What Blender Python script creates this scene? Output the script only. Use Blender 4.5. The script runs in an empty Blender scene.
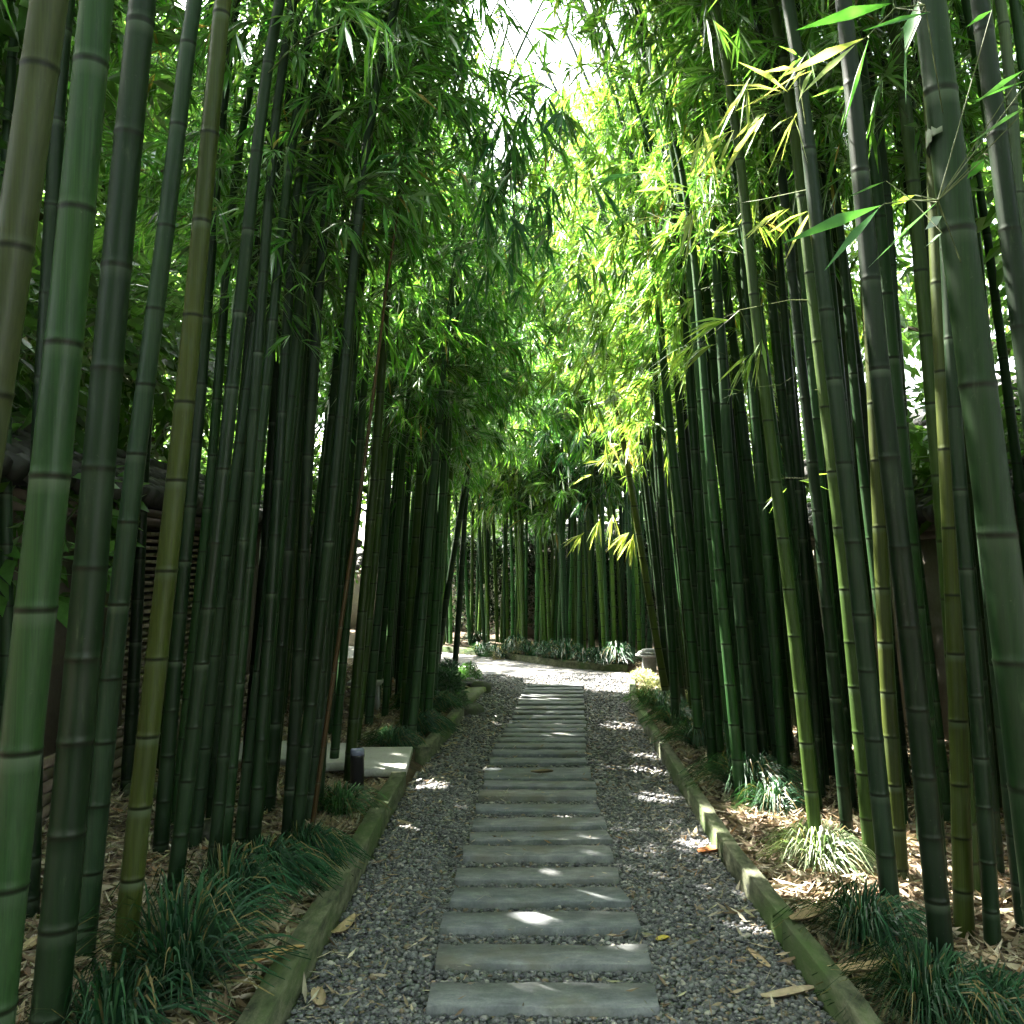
import bpy, math, random
import numpy as np
from mathutils import Vector
random.seed(7)
RG = np.random.default_rng(11)
S = bpy.context.scene
COL = S.collection
R = math.radians
F, CX, CY, HY, CZ = 900.0, 512.0, 512.0, 566.0, 1.5
PITCH = math.atan((HY - CY) / F)
SUN = np.array([-0.50, 0.42, 0.76]); SUN /= np.linalg.norm(SUN)

# ------------------------------------------------------------------ survey helpers
def ray(px, py):
    a, b = (px - CX) / F, (CY - py) / F
    return np.array([a, math.cos(PITCH) - b * math.sin(PITCH), math.sin(PITCH) + b * math.cos(PITCH)])
def gnd(px, py, z=0.0):
    d = ray(px, py); t = (z - CZ) / d[2]
    return np.array([d[0] * t, d[1] * t, z])
def at(px, py, Y):
    d = ray(px, py); t = Y / d[1]
    return np.array([d[0] * t, Y, CZ + d[2] * t])
def proj(p):
    x, y, z = p[0], p[1], p[2] - CZ
    f = y * math.cos(PITCH) + z * math.sin(PITCH)
    u = -y * math.sin(PITCH) + z * math.cos(PITCH)
    return CX + F * x / f, CY - F * u / f

# ------------------------------------------------------------------ object helpers
def tag(o, label=None, cat=None, group=None, kind=None):
    if label: o['label'] = label
    if cat: o['category'] = cat
    if group: o['group'] = group
    if kind: o['kind'] = kind
    return o
def empty(name, loc=(0, 0, 0), rz=0.0):
    o = bpy.data.objects.new(name, None); COL.objects.link(o)
    o.location = loc; o.rotation_euler = (0, 0, rz); o.empty_display_size = 0.1
    return o
def np_mesh(name, V, Fc, mat, parent=None, col=None, smooth=False, attrs=None, matidx=None):
    """V (n,3), Fc (m,k) one face size, or a list of such arrays"""
    me = bpy.data.meshes.new(name)
    V = np.asarray(V, dtype=np.float32)
    fl = Fc if isinstance(Fc, list) else [Fc]
    fl = [np.asarray(f, dtype=np.int32) for f in fl if len(f)]
    me.vertices.add(len(V)); me.vertices.foreach_set('co', V.ravel())
    loops = np.concatenate([f.ravel() for f in fl])
    sizes = np.concatenate([np.full(len(f), f.shape[1], dtype=np.int32) for f in fl])
    starts = np.concatenate([[0], np.cumsum(sizes)[:-1]]).astype(np.int32)
    me.loops.add(len(loops)); me.loops.foreach_set('vertex_index', loops)
    me.polygons.add(len(sizes)); me.polygons.foreach_set('loop_start', starts)
    try: me.polygons.foreach_set('loop_total', sizes)
    except Exception: pass
    if smooth: me.polygons.foreach_set('use_smooth', np.ones(len(sizes), dtype=bool))
    me.update(calc_edges=True)
    if col is not None:
        a = me.attributes.new('Col', 'FLOAT_COLOR', 'POINT')
        c = np.ones((len(V), 4), dtype=np.float32); c[:, :3] = col
        a.data.foreach_set('color', c.ravel())
    for k, v in (attrs or {}).items():
        a = me.attributes.new(k, 'FLOAT', 'POINT'); a.data.foreach_set('value', np.asarray(v, dtype=np.float32))
    for m in (mat if isinstance(mat, list) else [mat]): me.materials.append(m)
    if matidx is not None: me.polygons.foreach_set('material_index', np.asarray(matidx, dtype=np.int32))
    o = bpy.data.objects.new(name, me); COL.objects.link(o)
    if parent is not None: o.parent = parent
    return o
class MB:
    """collects boxes, tubes, lathes"""
    def __init__(s): s.V = []; s.F = {}; s.n = 0; s.C = []
    def add(s, V, faces, col=(1, 1, 1)):
        V = np.asarray(V, float); s.V.append(V); s.C.append(np.tile(np.asarray(col, float), (len(V), 1)))
        for f in faces: s.F.setdefault(len(f), []).append([i + s.n for i in f])
        s.n += len(V)
    def box(s, c, h, rz=0.0, bev=0.0, tilt=(0, 0), jit=0.0, col=(1, 1, 1)):
        hx, hy, hz = h; b = min(bev, hx * .9, hy * .9, hz * .9)
        P = []
        if b > 0:
            prof = [(-hz, b), (-hz + b, 0), (hz - b, 0), (hz, b)]
        else:
            prof = [(-hz, 0), (hz, 0)]
        for z, i in prof:
            for sx, sy in ((-1, -1), (1, -1), (1, 1), (-1, 1)):
                P.append([sx * (hx - i), sy * (hy - i), z])
        P = np.array(P)
        if jit: P += RG.normal(0, jit, P.shape)
        P[:, 2] += P[:, 0] * tilt[0] + P[:, 1] * tilt[1]
        cr, sr = math.cos(rz), math.sin(rz)
        Q = np.stack([P[:, 0] * cr - P[:, 1] * sr + c[0], P[:, 0] * sr + P[:, 1] * cr + c[1], P[:, 2] + c[2]], 1)
        n = len(prof); fs = [[3, 2, 1, 0], [4 * n - 4, 4 * n - 3, 4 * n - 2, 4 * n - 1]]
        for k in range(n - 1):
            for j in range(4): fs.append([4 * k + j, 4 * k + (j + 1) % 4, 4 * k + 4 + (j + 1) % 4, 4 * k + 4 + j])
        s.add(Q, fs, col)
    def tube(s, pts, rad, n=8, cap=True, col=(1, 1, 1)):
        pts = np.asarray(pts, float); V = []
        for i, p in enumerate(pts):
            t = pts[min(i + 1, len(pts) - 1)] - pts[max(i - 1, 0)]; t /= np.linalg.norm(t) + 1e-9
            a = np.cross(t, [0, 0, 1.0] if abs(t[2]) < .9 else [1.0, 0, 0]); a /= np.linalg.norm(a); b = np.cross(t, a)
            r = rad[i] if hasattr(rad, '__len__') else rad
            for k in range(n):
                w = 2 * math.pi * k / n; V.append(p + r * (a * math.cos(w) + b * math.sin(w)))
        fs = [[i * n + k, i * n + (k + 1) % n, (i + 1) * n + (k + 1) % n, (i + 1) * n + k] for i in range(len(pts) - 1) for k in range(n)]
        if cap: fs += [list(range(n))[::-1], [(len(pts) - 1) * n + k for k in range(n)]]
        s.add(V, fs, col)
    def lathe(s, prof, c=(0, 0, 0), n=20, wob=0.0):
        V = []
        for r, z in prof:
            for k in range(n):
                w = 2 * math.pi * k / n; q = 1 + wob * math.sin(3 * w + 1) ; V.append([c[0] + r * q * math.cos(w), c[1] + r * q * math.sin(w), c[2] + z])
        fs = [[i * n + k, i * n + (k + 1) % n, (i + 1) * n + (k + 1) % n, (i + 1) * n + k] for i in range(len(prof) - 1) for k in range(n)]
        fs += [list(range(n))[::-1], [(len(prof) - 1) * n + k for k in range(n)]]
        s.add(V, fs)
    def build(s, name, mat, parent=None, smooth=False):
        return np_mesh(name, np.concatenate(s.V), [np.array(f) for f in s.F.values()], mat, parent, col=np.concatenate(s.C), smooth=smooth)

# ------------------------------------------------------------------ materials
def mat(name):
    m = bpy.data.materials.new(name); m.use_nodes = True; nt = m.node_tree; nt.nodes.clear()
    out = nt.nodes.new('ShaderNodeOutputMaterial')
    def N(t, **kw):
        n = nt.nodes.new('ShaderNode' + t)
        for k, v in kw.items():
            if k.startswith('_'): setattr(n, k[1:], v)
            else: n.inputs[k.replace('_', ' ')].default_value = v
        return n
    L = lambda a, b: nt.links.new(a, b)
    return m, nt, out, N, L
def ramp(N, L, src, stops):
    r = N('ValToRGB'); e = r.color_ramp.elements
    while len(e) < len(stops): e.new(0.5)
    for q, (p, c) in zip(e, stops): q.position = p; q.color = (*c, 1)
    L(src, r.inputs[0]); return r.outputs[0]
def mixc(N, L, fac, a, b, mode='MIX'):
    m = N('Mix', _data_type='RGBA', _blend_type=mode)
    for sock, v in ((m.inputs[0], fac), (m.inputs[6], a), (m.inputs[7], b)):
        if isinstance(v, (int, float)): sock.default_value = v
        elif isinstance(v, tuple): sock.default_value = (*v, 1)
        else: L(v, sock)
    return m.outputs[2]
def noise(N, L, vec, scale, detail=4, rough=.6):
    n = N('TexNoise', Scale=scale, Detail=detail, Roughness=rough)
    if vec is not None: L(vec, n.inputs['Vector'])
    return n.outputs['Fac']
def bump(N, L, h, strength=.3, dist=.01):
    b = N('Bump', Strength=strength, Distance=dist); L(h, b.inputs['Height']); return b.outputs[0]

def mat_rough(name, stops, scale=8, bs=.3, bd=.005, rough=.85, moss=None, use_col=False, fine=60, spec=.3, stretch=None):
    m, nt, out, N, L = mat(name)
    tc = N('TexCoord').outputs['Object']
    gp = N('NewGeometry').outputs['Position']
    if stretch:
        mp = N('Mapping'); mp.inputs['Scale'].default_value = stretch; L(gp, mp.inputs[0]); gp = mp.outputs[0]
    n1 = noise(N, L, gp, scale, 6, .65); c = ramp(N, L, n1, stops)
    n2 = noise(N, L, gp, fine, 4, .7)
    c = mixc(N, L, .35, c, ramp(N, L, n2, [(.3, (.45, .45, .45)), (.7, (1.25, 1.25, 1.25))]), 'MULTIPLY')
    if moss:
        mn = noise(N, L, gp, 3.1, 5, .7); f = ramp(N, L, mn, [(.46, (0, 0, 0)), (.62, (1, 1, 1))])
        c = mixc(N, L, f, c, moss)
    if use_col:
        a = N('Attribute', _attribute_name='Col'); c = mixc(N, L, 1.0, c, a.outputs['Color'], 'MULTIPLY')
    p = N('BsdfPrincipled', Roughness=rough); p.inputs['Specular IOR Level'].default_value = spec
    L(c, p.inputs['Base Color']); L(bump(N, L, n2, bs, bd), p.inputs['Normal']); L(p.outputs[0], out.inputs[0])
    return m

def mat_leaf(name, trans=0.5, gloss=.18, rough=.42, tmul=(1.5, 1.7, .7)):
    m, nt, out, N, L = mat(name)
    a = N('Attribute', _attribute_name='Col').outputs['Color']
    gp = N('NewGeometry').outputs['Position']
    c = mixc(N, L, .5, a, ramp(N, L, noise(N, L, gp, 22, 3), [(.3, (.6, .6, .6)), (.7, (1.35, 1.35, 1.3))]), 'MULTIPLY')
    d = N('BsdfDiffuse'); L(c, d.inputs[0])
    t = N('BsdfTranslucent'); L(mixc(N, L, 1.0, c, tmul, 'MULTIPLY'), t.inputs[0])
    mx = N('MixShader'); mx.inputs[0].default_value = trans; L(d.outputs[0], mx.inputs[1]); L(t.outputs[0], mx.inputs[2])
    g = N('BsdfGlossy', Roughness=rough); g.inputs[0].default_value = (1, 1, 1, 1)
    fr = N('Fresnel', IOR=1.4); mm = N('Math', _operation='MULTIPLY'); mm.inputs[1].default_value = gloss * 5; L(fr.outputs[0], mm.inputs[0])
    m2 = N('MixShader'); L(mm.outputs[0], m2.inputs[0]); L(mx.outputs[0], m2.inputs[1]); L(g.outputs[0], m2.inputs[2])
    L(m2.outputs[0], out.inputs[0]); return m

def mat_culm():
    m, nt, out, N, L = mat('bamboo_skin')
    oi = N('ObjectInfo'); tc = N('TexCoord').outputs['Object']
    mp = N('Mapping'); mp.inputs['Scale'].default_value = (130, 130, 1.1); L(tc, mp.inputs[0])
    st = noise(N, L, mp.outputs[0], 1.6, 3, .6)
    mp2 = N('Mapping'); mp2.inputs['Scale'].default_value = (9, 9, 1.6); L(tc, mp2.inputs[0])
    add = N('VectorMath', _operation='ADD'); L(mp2.outputs[0], add.inputs[0])
    cx = N('CombineXYZ'); mu = N('Math', _operation='MULTIPLY'); mu.inputs[1].default_value = 50; L(oi.outputs['Random'], mu.inputs[0]); L(mu.outputs[0], cx.inputs[0]); L(cx.outputs[0], add.inputs[1])
    bl = noise(N, L, add.outputs[0], .8, 5, .6)
    c = mixc(N, L, .8, oi.outputs['Color'], ramp(N, L, st, [(.3, (.6, .62, .6)), (.7, (1.25, 1.22, 1.1))]), 'MULTIPLY')
    c = mixc(N, L, .9, c, ramp(N, L, bl, [(.25, (.42, .48, .5)), (.5, (1, 1, 1)), (.78, (1.6, 1.35, .9))]), 'MULTIPLY')
    sp = noise(N, L, tc, 55, 4, .75)
    c = mixc(N, L, ramp(N, L, sp, [(.66, (0, 0, 0)), (.74, (.4, .4, .4))]), c, (.09, .11, .07))
    pw = N('Attribute', _attribute_name='powder').outputs['Fac']; rg = N('Attribute', _attribute_name='ring').outputs['Fac']
    c = mixc(N, L, pw, c, (.10, .13, .09)); c = mixc(N, L, rg, c, (.006, .009, .004))
    lc = noise(N, L, add.outputs[0], 3.5, 6, .75)
    c = mixc(N, L, ramp(N, L, lc, [(.58, (0, 0, 0)), (.7, (.55, .55, .55))]), c, (.035, .055, .025))
    p = N('BsdfPrincipled', Roughness=.38); p.inputs['Specular IOR Level'].default_value = .2
    L(ramp(N, L, bl, [(.3, (.32, .32, .32)), (.7, (.55, .55, .55))]), p.inputs['Roughness'])
    L(c, p.inputs['Base Color']); L(bump(N, L, st, .2, .002), p.inputs['Normal']); L(p.outputs[0], out.inputs[0]); return m

def mat_tint(name, rough=.7, spec=.3, fine=40):
    m, nt, out, N, L = mat(name)
    a = N('Attribute', _attribute_name='Col').outputs['Color']; gp = N('NewGeometry').outputs['Position']
    n = noise(N, L, gp, fine, 4, .7)
    c = mixc(N, L, .6, a, ramp(N, L, n, [(.3, (.6, .6, .6)), (.7, (1.3, 1.3, 1.3))]), 'MULTIPLY')
    p = N('BsdfPrincipled', Roughness=rough); p.inputs['Specular IOR Level'].default_value = spec
    L(c, p.inputs['Base Color']); L(bump(N, L, n, .3, .003), p.inputs['Normal']); L(p.outputs[0], out.inputs[0]); return m

M = {}
M['leaf'] = mat_leaf('bamboo_leaf', .5, .07, .42, (2.4, 2.2, 1.0))
M['tree_leaf'] = mat_leaf('tree_leaf', .5, .06, .45, (2.3, 2.1, 1.2))
M['grass'] = mat_leaf('grass_blade', .25, .008, .5, (1.2, 1.5, .7))
M['dry'] = mat_leaf('dry_leaf', .15, .05, .5, (1.2, 1.0, .7))
M['culm'] = mat_culm()
M['twig'] = mat_tint('twig_bark', .6)
M['stone_bit'] = mat_tint('crushed_stone', .65, .4, 90)
M['slate'] = None
M['timber'] = mat_rough('mossy_timber', [(.32, (.022, .026, .016)), (.5, (.08, .088, .05)), (.68, (.155, .155, .10))], 22, .7, .004, .92, moss=(.045, .075, .02), fine=90, stretch=(1, .4, 1))
M['soil'] = mat_rough('bed_soil', [(.25, (.03, .022, .015)), (.5, (.08, .058, .036)), (.75, (.16, .12, .075))], 7, .9, .02, .95, fine=35)
M['plaster'] = mat_rough('aged_plaster', [(.2, (.28, .24, .19)), (.5, (.38, .33, .27)), (.8, (.46, .41, .34))], 1.7, .25, .003, .9, fine=30)
M['plaster_grey'] = mat_rough('grey_plaster', [(.2, (.12, .112, .092)), (.5, (.17, .158, .13)), (.8, (.22, .205, .17))], 1.7, .25, .003, .9, fine=30)
M['plaster_dark'] = mat_rough('brown_plaster', [(.2, (.10, .085, .065)), (.5, (.15, .125, .10)), (.8, (.2, .17, .14))], 1.7, .25, .003, .9, fine=30)
M['white_wall'] = mat_rough('white_render', [(.2, (.7, .68, .63)), (.6, (.8, .78, .74)), (.8, (.83, .81, .77))], 1.2, .15, .003, .85)
M['brick'] = mat_rough('grey_brick', [(.2, (.15, .125, .10)), (.5, (.25, .22, .18)), (.8, (.36, .32, .27))], 6, .4, .004, .9, use_col=True)
M['tile'] = mat_rough('roof_tile', [(.2, (.022, .023, .022)), (.5, (.045, .045, .042)), (.8, (.085, .085, .075))], 5, .4, .005, .75, use_col=True)
M['concrete'] = mat_rough('pale_paving', [(.2, (.22, .22, .2)), (.5, (.32, .32, .29)), (.8, (.4, .4, .36))], 3, .3, .003, .85)
M['rock'] = mat_rough('dark_rock', [(.2, (.03, .03, .026)), (.5, (.075, .075, .065)), (.8, (.13, .13, .11))], 6, .7, .01, .9, moss=(.05, .075, .02))
M['mossrock'] = mat_rough('mossy_stone', [(.2, (.1, .1, .07)), (.5, (.17, .18, .11)), (.8, (.26, .26, .18))], 6, .6, .008, .9, moss=(.11, .15, .045))
M['metal'] = mat_rough('black_metal', [(.2, (.008, .008, .009)), (.8, (.02, .02, .022))], 6, .1, .001, .45, spec=.5)
M['lens'] = mat_rough('lamp_lens', [(.2, (.12, .13, .2)), (.8, (.2, .22, .3))], 12, .1, .001, .25, spec=.5)
M['lampstone'] = mat_rough('lantern_stone', [(.2, (.14, .14, .14)), (.5, (.25, .25, .245)), (.8, (.36, .36, .35))], 14, .4, .003, .8)
M['bark'] = mat_rough('tree_bark', [(.2, (.03, .024, .018)), (.5, (.075, .06, .045)), (.8, (.13, .11, .085))], 9, .8, .01, .95)
def mat_slate():
    m, nt, out, N, L = mat('slate_slab')
    gp = N('NewGeometry').outputs['Position']; oi = N('ObjectInfo')
    mp = N('Mapping'); mp.inputs['Scale'].default_value = (1, 2.2, 1); L(gp, mp.inputs[0])
    n1 = noise(N, L, mp.outputs[0], 9, 8, .68); n2 = noise(N, L, gp, 95, 4, .7); n3 = noise(N, L, gp, 2.7, 4, .6)
    c = ramp(N, L, n1, [(.3, (.07, .078, .083)), (.5, (.125, .135, .140)), (.68, (.20, .208, .208))])
    c = mixc(N, L, .5, c, ramp(N, L, n2, [(.3, (.6, .6, .6)), (.7, (1.25, 1.25, 1.25))]), 'MULTIPLY')
    c = mixc(N, L, ramp(N, L, n3, [(.52, (0, 0, 0)), (.66, (.7, .7, .7))]), c, (.095, .09, .06))
    n4 = noise(N, L, gp, 5.5, 6, .75)
    c = mixc(N, L, ramp(N, L, n4, [(.60, (0, 0, 0)), (.68, (.6, .6, .6))]), c, (.24, .245, .22))
    c = mixc(N, L, 1.0, c, ramp(N, L, oi.outputs['Random'], [(0, (.82, .85, .86)), (1, (1.14, 1.1, 1.06))]), 'MULTIPLY')
    p = N('BsdfPrincipled', Roughness=.72); p.inputs['Specular IOR Level'].default_value = .35
    h = mixc(N, L, .4, n1, n2)
    L(c, p.inputs['Base Color']); L(bump(N, L, h, .5, .004), p.inputs['Normal']); L(p.outputs[0], out.inputs[0]); return m
M['slate'] = mat_slate()
def mat_gravelbed():
    m, nt, out, N, L = mat('gravel_bed')
    gp = N('NewGeometry').outputs['Position']
    v = N('TexVoronoi', Scale=48.0); L(gp, v.inputs['Vector'])
    sx = N('SeparateColor'); L(v.outputs['Color'], sx.inputs[0])
    c = ramp(N, L, sx.outputs[0], [(0, (.05, .055, .062)), (.45, (.10, .106, .115)), (.75, (.17, .168, .162)), (.93, (.22, .18, .13)), (1, (.3, .27, .22))])
    n3 = noise(N, L, gp, 1.4, 5, .7)
    c = mixc(N, L, ramp(N, L, n3, [(.45, (0, 0, 0)), (.75, (.5, .5, .5))]), c, (.13, .11, .085))
    inv = N('Math', _operation='SUBTRACT'); inv.inputs[0].default_value = 1.0; L(v.outputs['Distance'], inv.inputs[1])
    p = N('BsdfPrincipled', Roughness=.8); L(c, p.inputs['Base Color'])
    L(bump(N, L, inv.outputs[0], .9, .012), p.inputs['Normal']); L(p.outputs[0], out.inputs[0]); return m
M['gravelbed'] = mat_gravelbed()

# ------------------------------------------------------------------ world, sun, camera
S.render.engine = 'CYCLES'
w = bpy.data.worlds.new('World'); S.world = w; w.use_nodes = True
nt = w.node_tree; bg = nt.nodes['Background']
sk = nt.nodes.new('ShaderNodeTexSky'); sk.sky_type = 'NISHITA'; sk.sun_disc = False
elev = math.asin(SUN[2]); sk.sun_elevation = elev; sk.sun_rotation = math.atan2(SUN[0], SUN[1])
sk.air_density = 1.0; sk.dust_density = 3.0; sk.ozone_density = 1.0
bw = nt.nodes.new('ShaderNodeRGBToBW'); nt.links.new(sk.outputs[0], bw.inputs[0])
hz = nt.nodes.new('ShaderNodeMix'); hz.data_type = 'RGBA'; hz.inputs[0].default_value = .72; nt.links.new(sk.outputs[0], hz.inputs[6])
wm = nt.nodes.new('ShaderNodeMix'); wm.data_type = 'RGBA'; wm.blend_type = 'MULTIPLY'; wm.inputs[0].default_value = 1; wm.inputs[7].default_value = (1.0, 1.0, .97, 1)
nt.links.new(bw.outputs[0], wm.inputs[6]); nt.links.new(wm.outputs[2], hz.inputs[7])
nt.links.new(hz.outputs[2], bg.inputs[0]); bg.inputs[1].default_value = 0.15
sl = bpy.data.lights.new('sun', 'SUN'); sl.energy = 5.0; sl.angle = R(.53); sl.color = (1, .95, .86)
so = bpy.data.objects.new('sun', sl); COL.objects.link(so); so.location = (0, 0, 30)
so.rotation_euler = Vector(SUN).to_track_quat('Z', 'Y').to_euler()
cam = bpy.data.cameras.new('camera'); cam.sensor_width = 36; cam.lens = F / 1024 * 36; cam.clip_start = .05; cam.clip_end = 3000
co = bpy.data.objects.new('camera', cam); COL.objects.link(co); co.location = (0, 0, CZ); co.rotation_euler = (math.pi / 2 + PITCH, 0, 0); S.camera = co
S.view_settings.view_transform = 'Standard'; S.view_settings.look = 'None'; S.view_settings.gamma = 1.0
S.view_settings.exposure = 4.05
S.cycles.max_bounces = 8; S.cycles.diffuse_bounces = 5; S.cycles.glossy_bounces = 2; S.cycles.transmission_bounces = 5
S.cycles.use_denoising = True; S.cycles.sample_clamp_indirect = 6.0
S.cycles.use_adaptive_sampling = True; S.cycles.adaptive_threshold = .02

# ------------------------------------------------------------------ canopy gaps that let the sun in
GAPS = []
def gap(p, r): GAPS.append((np.asarray(p, float), r))
for px, py, r in [(569, 997, .02), (631, 954, .025), (440, 986, .0), (572, 822, .03), (600, 851, .03), (570, 849, .01), (405, 790, .07), (434, 787, .07), (403, 832, .05),
                  (650, 772, .10), (622, 727, .13), (704, 850, .07), (690, 848, .04), (756, 934, .06), (912, 868, .12), (925, 895, .16), (965, 908, .1), (818, 838, .2),
                  (790, 838, .14), (846, 838, .14), (777, 905, .03), (722, 833, .03), (285, 765, .12), (385, 757, .13), (372, 690, .15), (995, 905, .1), (320, 765, .1), (655, 757, .1),
                  (600, 688, .35), (560, 684, .35), (640, 690, .4), (540, 676, .35), (480, 668, .3), (640, 675, .3), (440, 650, 1.0), (425, 635, 1.5), (455, 640, .8),
                  (660, 800, .09), (610, 770, .08), (350, 880, .05), (540, 700, .2), (560, 740, .1), (470, 690, .2)]:
    gap(gnd(px, py), r)
for px, py, D, r in [(690, 220, 5.5, .32), (720, 370, 5.2, .32), (690, 360, 5.5, .3), (760, 130, 3.6, .3), (800, 100, 3.2, .25), (730, 80, 4, .3), (600, 480, 9.5, .55), (640, 400, 8.5, .5), (590, 420, 10.5, .6),
                     (620, 545, 9.2, .35), (560, 300, 13, 1.0), (650, 130, 8, .8), (600, 200, 10, .8), (600, 330, 11, .7), (640, 60, 7, .6), (800, 380, 4.6, .2), (840, 440, 4.45, .14), (868, 760, 4.45, .14), (896, 740, 4.2, .16), (868, 300, 4.2, .14), (845, 520, 4.45, .14), (850, 640, 4.45, .10), (888, 520, 4.2, .12), (893, 640, 4.2, .12), (880, 440, 4.2, .1),
                     (600, 100, 9, .8), (640, 240, 8, .7), (580, 310, 12, .9), (555, 420, 15, .8), (700, 130, 6, .5),
                     (580, 100, 10, .6), (670, 300, 7, .4), (735, 250, 4.5, .25), (540, 420, 14, .5)]:
    gap(at(px, py, D), r)
rg_ = np.random.default_rng(8)
for k in range(46):
    q = gnd(rg_.uniform(330, 760), rg_.uniform(720, 1010)); gap(q, rg_.uniform(-.025, .025))
for q in [(805, 862), (822, 858), (840, 862)]: gap(gnd(q[0], q[1], .17), .14)
def lit_mask(P, slit=True):
    """True where a leaf at P stays (does not stand in a gap of the canopy)"""
    keep = np.ones(len(P), bool)
    for q, r in GAPS:
        d = P - q; s = d @ SUN
        keep &= ~((s > .3) & (np.einsum('ij,ij->i', d - s[:, None] * SUN, d - s[:, None] * SUN) < (r + .05) ** 2))
    if not slit: return keep
    x, y, z = P[:, 0], P[:, 1], P[:, 2]                              # the open slit of sky above the path
    q = .5 * np.sin(y * 1.7) * .25
    keep &= ~((np.abs(x + .06 - q) < np.where(y > 8.5, .32, .14 + .02 * y)) & (z > 4.0 + .05 * y) & (y > 4.5) & (y < 19) & (np.sin(x * 41 + y * 23 + z * 17) > -.3))
    return keep

# ------------------------------------------------------------------ leaves
def unit(a): return a / (np.linalg.norm(a, axis=-1, keepdims=True) + 1e-9)
def leaf_mesh(name, P, D, ln, wd, colr, material, parent, droop=.2, rng=RG, mask=True, origin=None, flat=.5, twigs=None):
    """P bases, D directions, ln lengths, wd widths, colr (n,3)"""
    if mask:
        k = lit_mask(P + D * ln[:, None] * .5, mask != 'sun'); P, D, ln, wd, colr = P[k], D[k], ln[k], wd[k], colr[k]
    n = len(P)
    if n == 0: return None
    up = np.tile([0., 0, 1.], (n, 1)) + rng.normal(0, flat, (n, 3))
    side = unit(np.cross(D, up)); nrm = unit(np.cross(side, D))
    mid = P + D * (ln * .42)[:, None] + nrm * (wd * -.12)[:, None]
    a = mid + side * (wd * .5)[:, None] + nrm * (wd * .16)[:, None]
    b = mid - side * (wd * .5)[:, None] + nrm * (wd * .16)[:, None]
    tip = P + D * ln[:, None]; tip[:, 2] -= ln * droop
    V = np.stack([P, a, mid, b, tip], 1).reshape(-1, 3)
    if origin is not None: V = V - np.asarray(origin)
    i = np.arange(n)[:, None] * 5
    T = np.concatenate([i + [0, 1, 2], i + [0, 2, 3], i + [1, 4, 2], i + [2, 4, 3]])
    if twigs is None: return np_mesh(name, V, T, material, parent, col=np.repeat(colr, 5, 0))
    V2, Q2, C2 = prisms(*twigs, origin)
    return np_mesh(name, np.concatenate([V, V2]), [T, Q2 + len(V)], [material, M['twig']], parent, col=np.concatenate([np.repeat(colr, 5, 0), C2]), matidx=[0] * len(T) + [1] * len(Q2))
def prisms(A, B, ra, rb, tone, origin):
    A, B, ra, rb = np.array(A), np.array(B), np.array(ra), np.array(rb); k = lit_mask((A + B) / 2, False); k[0] = True; A, B, ra, rb = A[k], B[k], ra[k], rb[k]; colr = np.tile(np.array(tone, float), (len(A), 1))
    n = len(A); d = unit(B - A); ref = np.tile([.3, .2, 1.], (n, 1)); s = unit(np.cross(d, ref)); t = np.cross(d, s)
    V = []
    for base, r in ((A, ra), (B, rb)):
        for k in range(3):
            wv = 2 * math.pi * k / 3; V.append(base + (s * math.cos(wv) + t * math.sin(wv)) * r[:, None])
    V = np.stack(V, 1).reshape(-1, 3) - np.asarray(origin)
    i = np.arange(n)[:, None] * 6
    Q = np.concatenate([i + [0, 1, 4, 3], i + [1, 2, 5, 4], i + [2, 0, 3, 5]])
    return V, Q, np.repeat(colr, 6, 0)

LEAFC = {'deep': (.042, .135, .036), 'mid': (.068, .175, .036), 'bright': (.125, .23, .05), 'yellow': (.23, .30, .11), 'near': (.030, .115, .026), 'blue': (.034, .105, .05)}  # yellow is paled to suggest leaves whitened by sun
TINT = {'deep green': (.024, .082, .021), 'slate green': (.038, .090, .042), 'olive green': (.056, .112, .019), 'yellow olive': (.098, .138, .022),
        'tan': (.066, .086, .030), 'dark green': (.013, .043, .013), 'grassy green': (.036, .105, .030), 'orange brown': (.12, .070, .025), 'pale grey green': (.09, .14, .075)}

def fans_to_leaves(O, A, rng, lmin, lmax, kmin=6, kmax=10, spread=.62, droop=.35):
    """O fan origins, A axis: returns leaf bases, dirs, lengths, widths"""
    k = rng.integers(kmin, kmax + 1, len(O)); idx = np.repeat(np.arange(len(O)), k)
    D = A[idx] + rng.normal(0, spread * .62, (len(idx), 3)); D[:, 2] -= droop * rng.uniform(.3, 1.2, len(idx)); D = unit(D)
    P = O[idx] - A[idx] * rng.uniform(0, .07, len(idx))[:, None]
    ln = rng.uniform(lmin, lmax, len(idx)); wd = ln * rng.uniform(.078, .12, len(idx))
    return P, D, ln, wd, rng.uniform(.6, 1.4, len(O))[idx][:, None]

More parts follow.
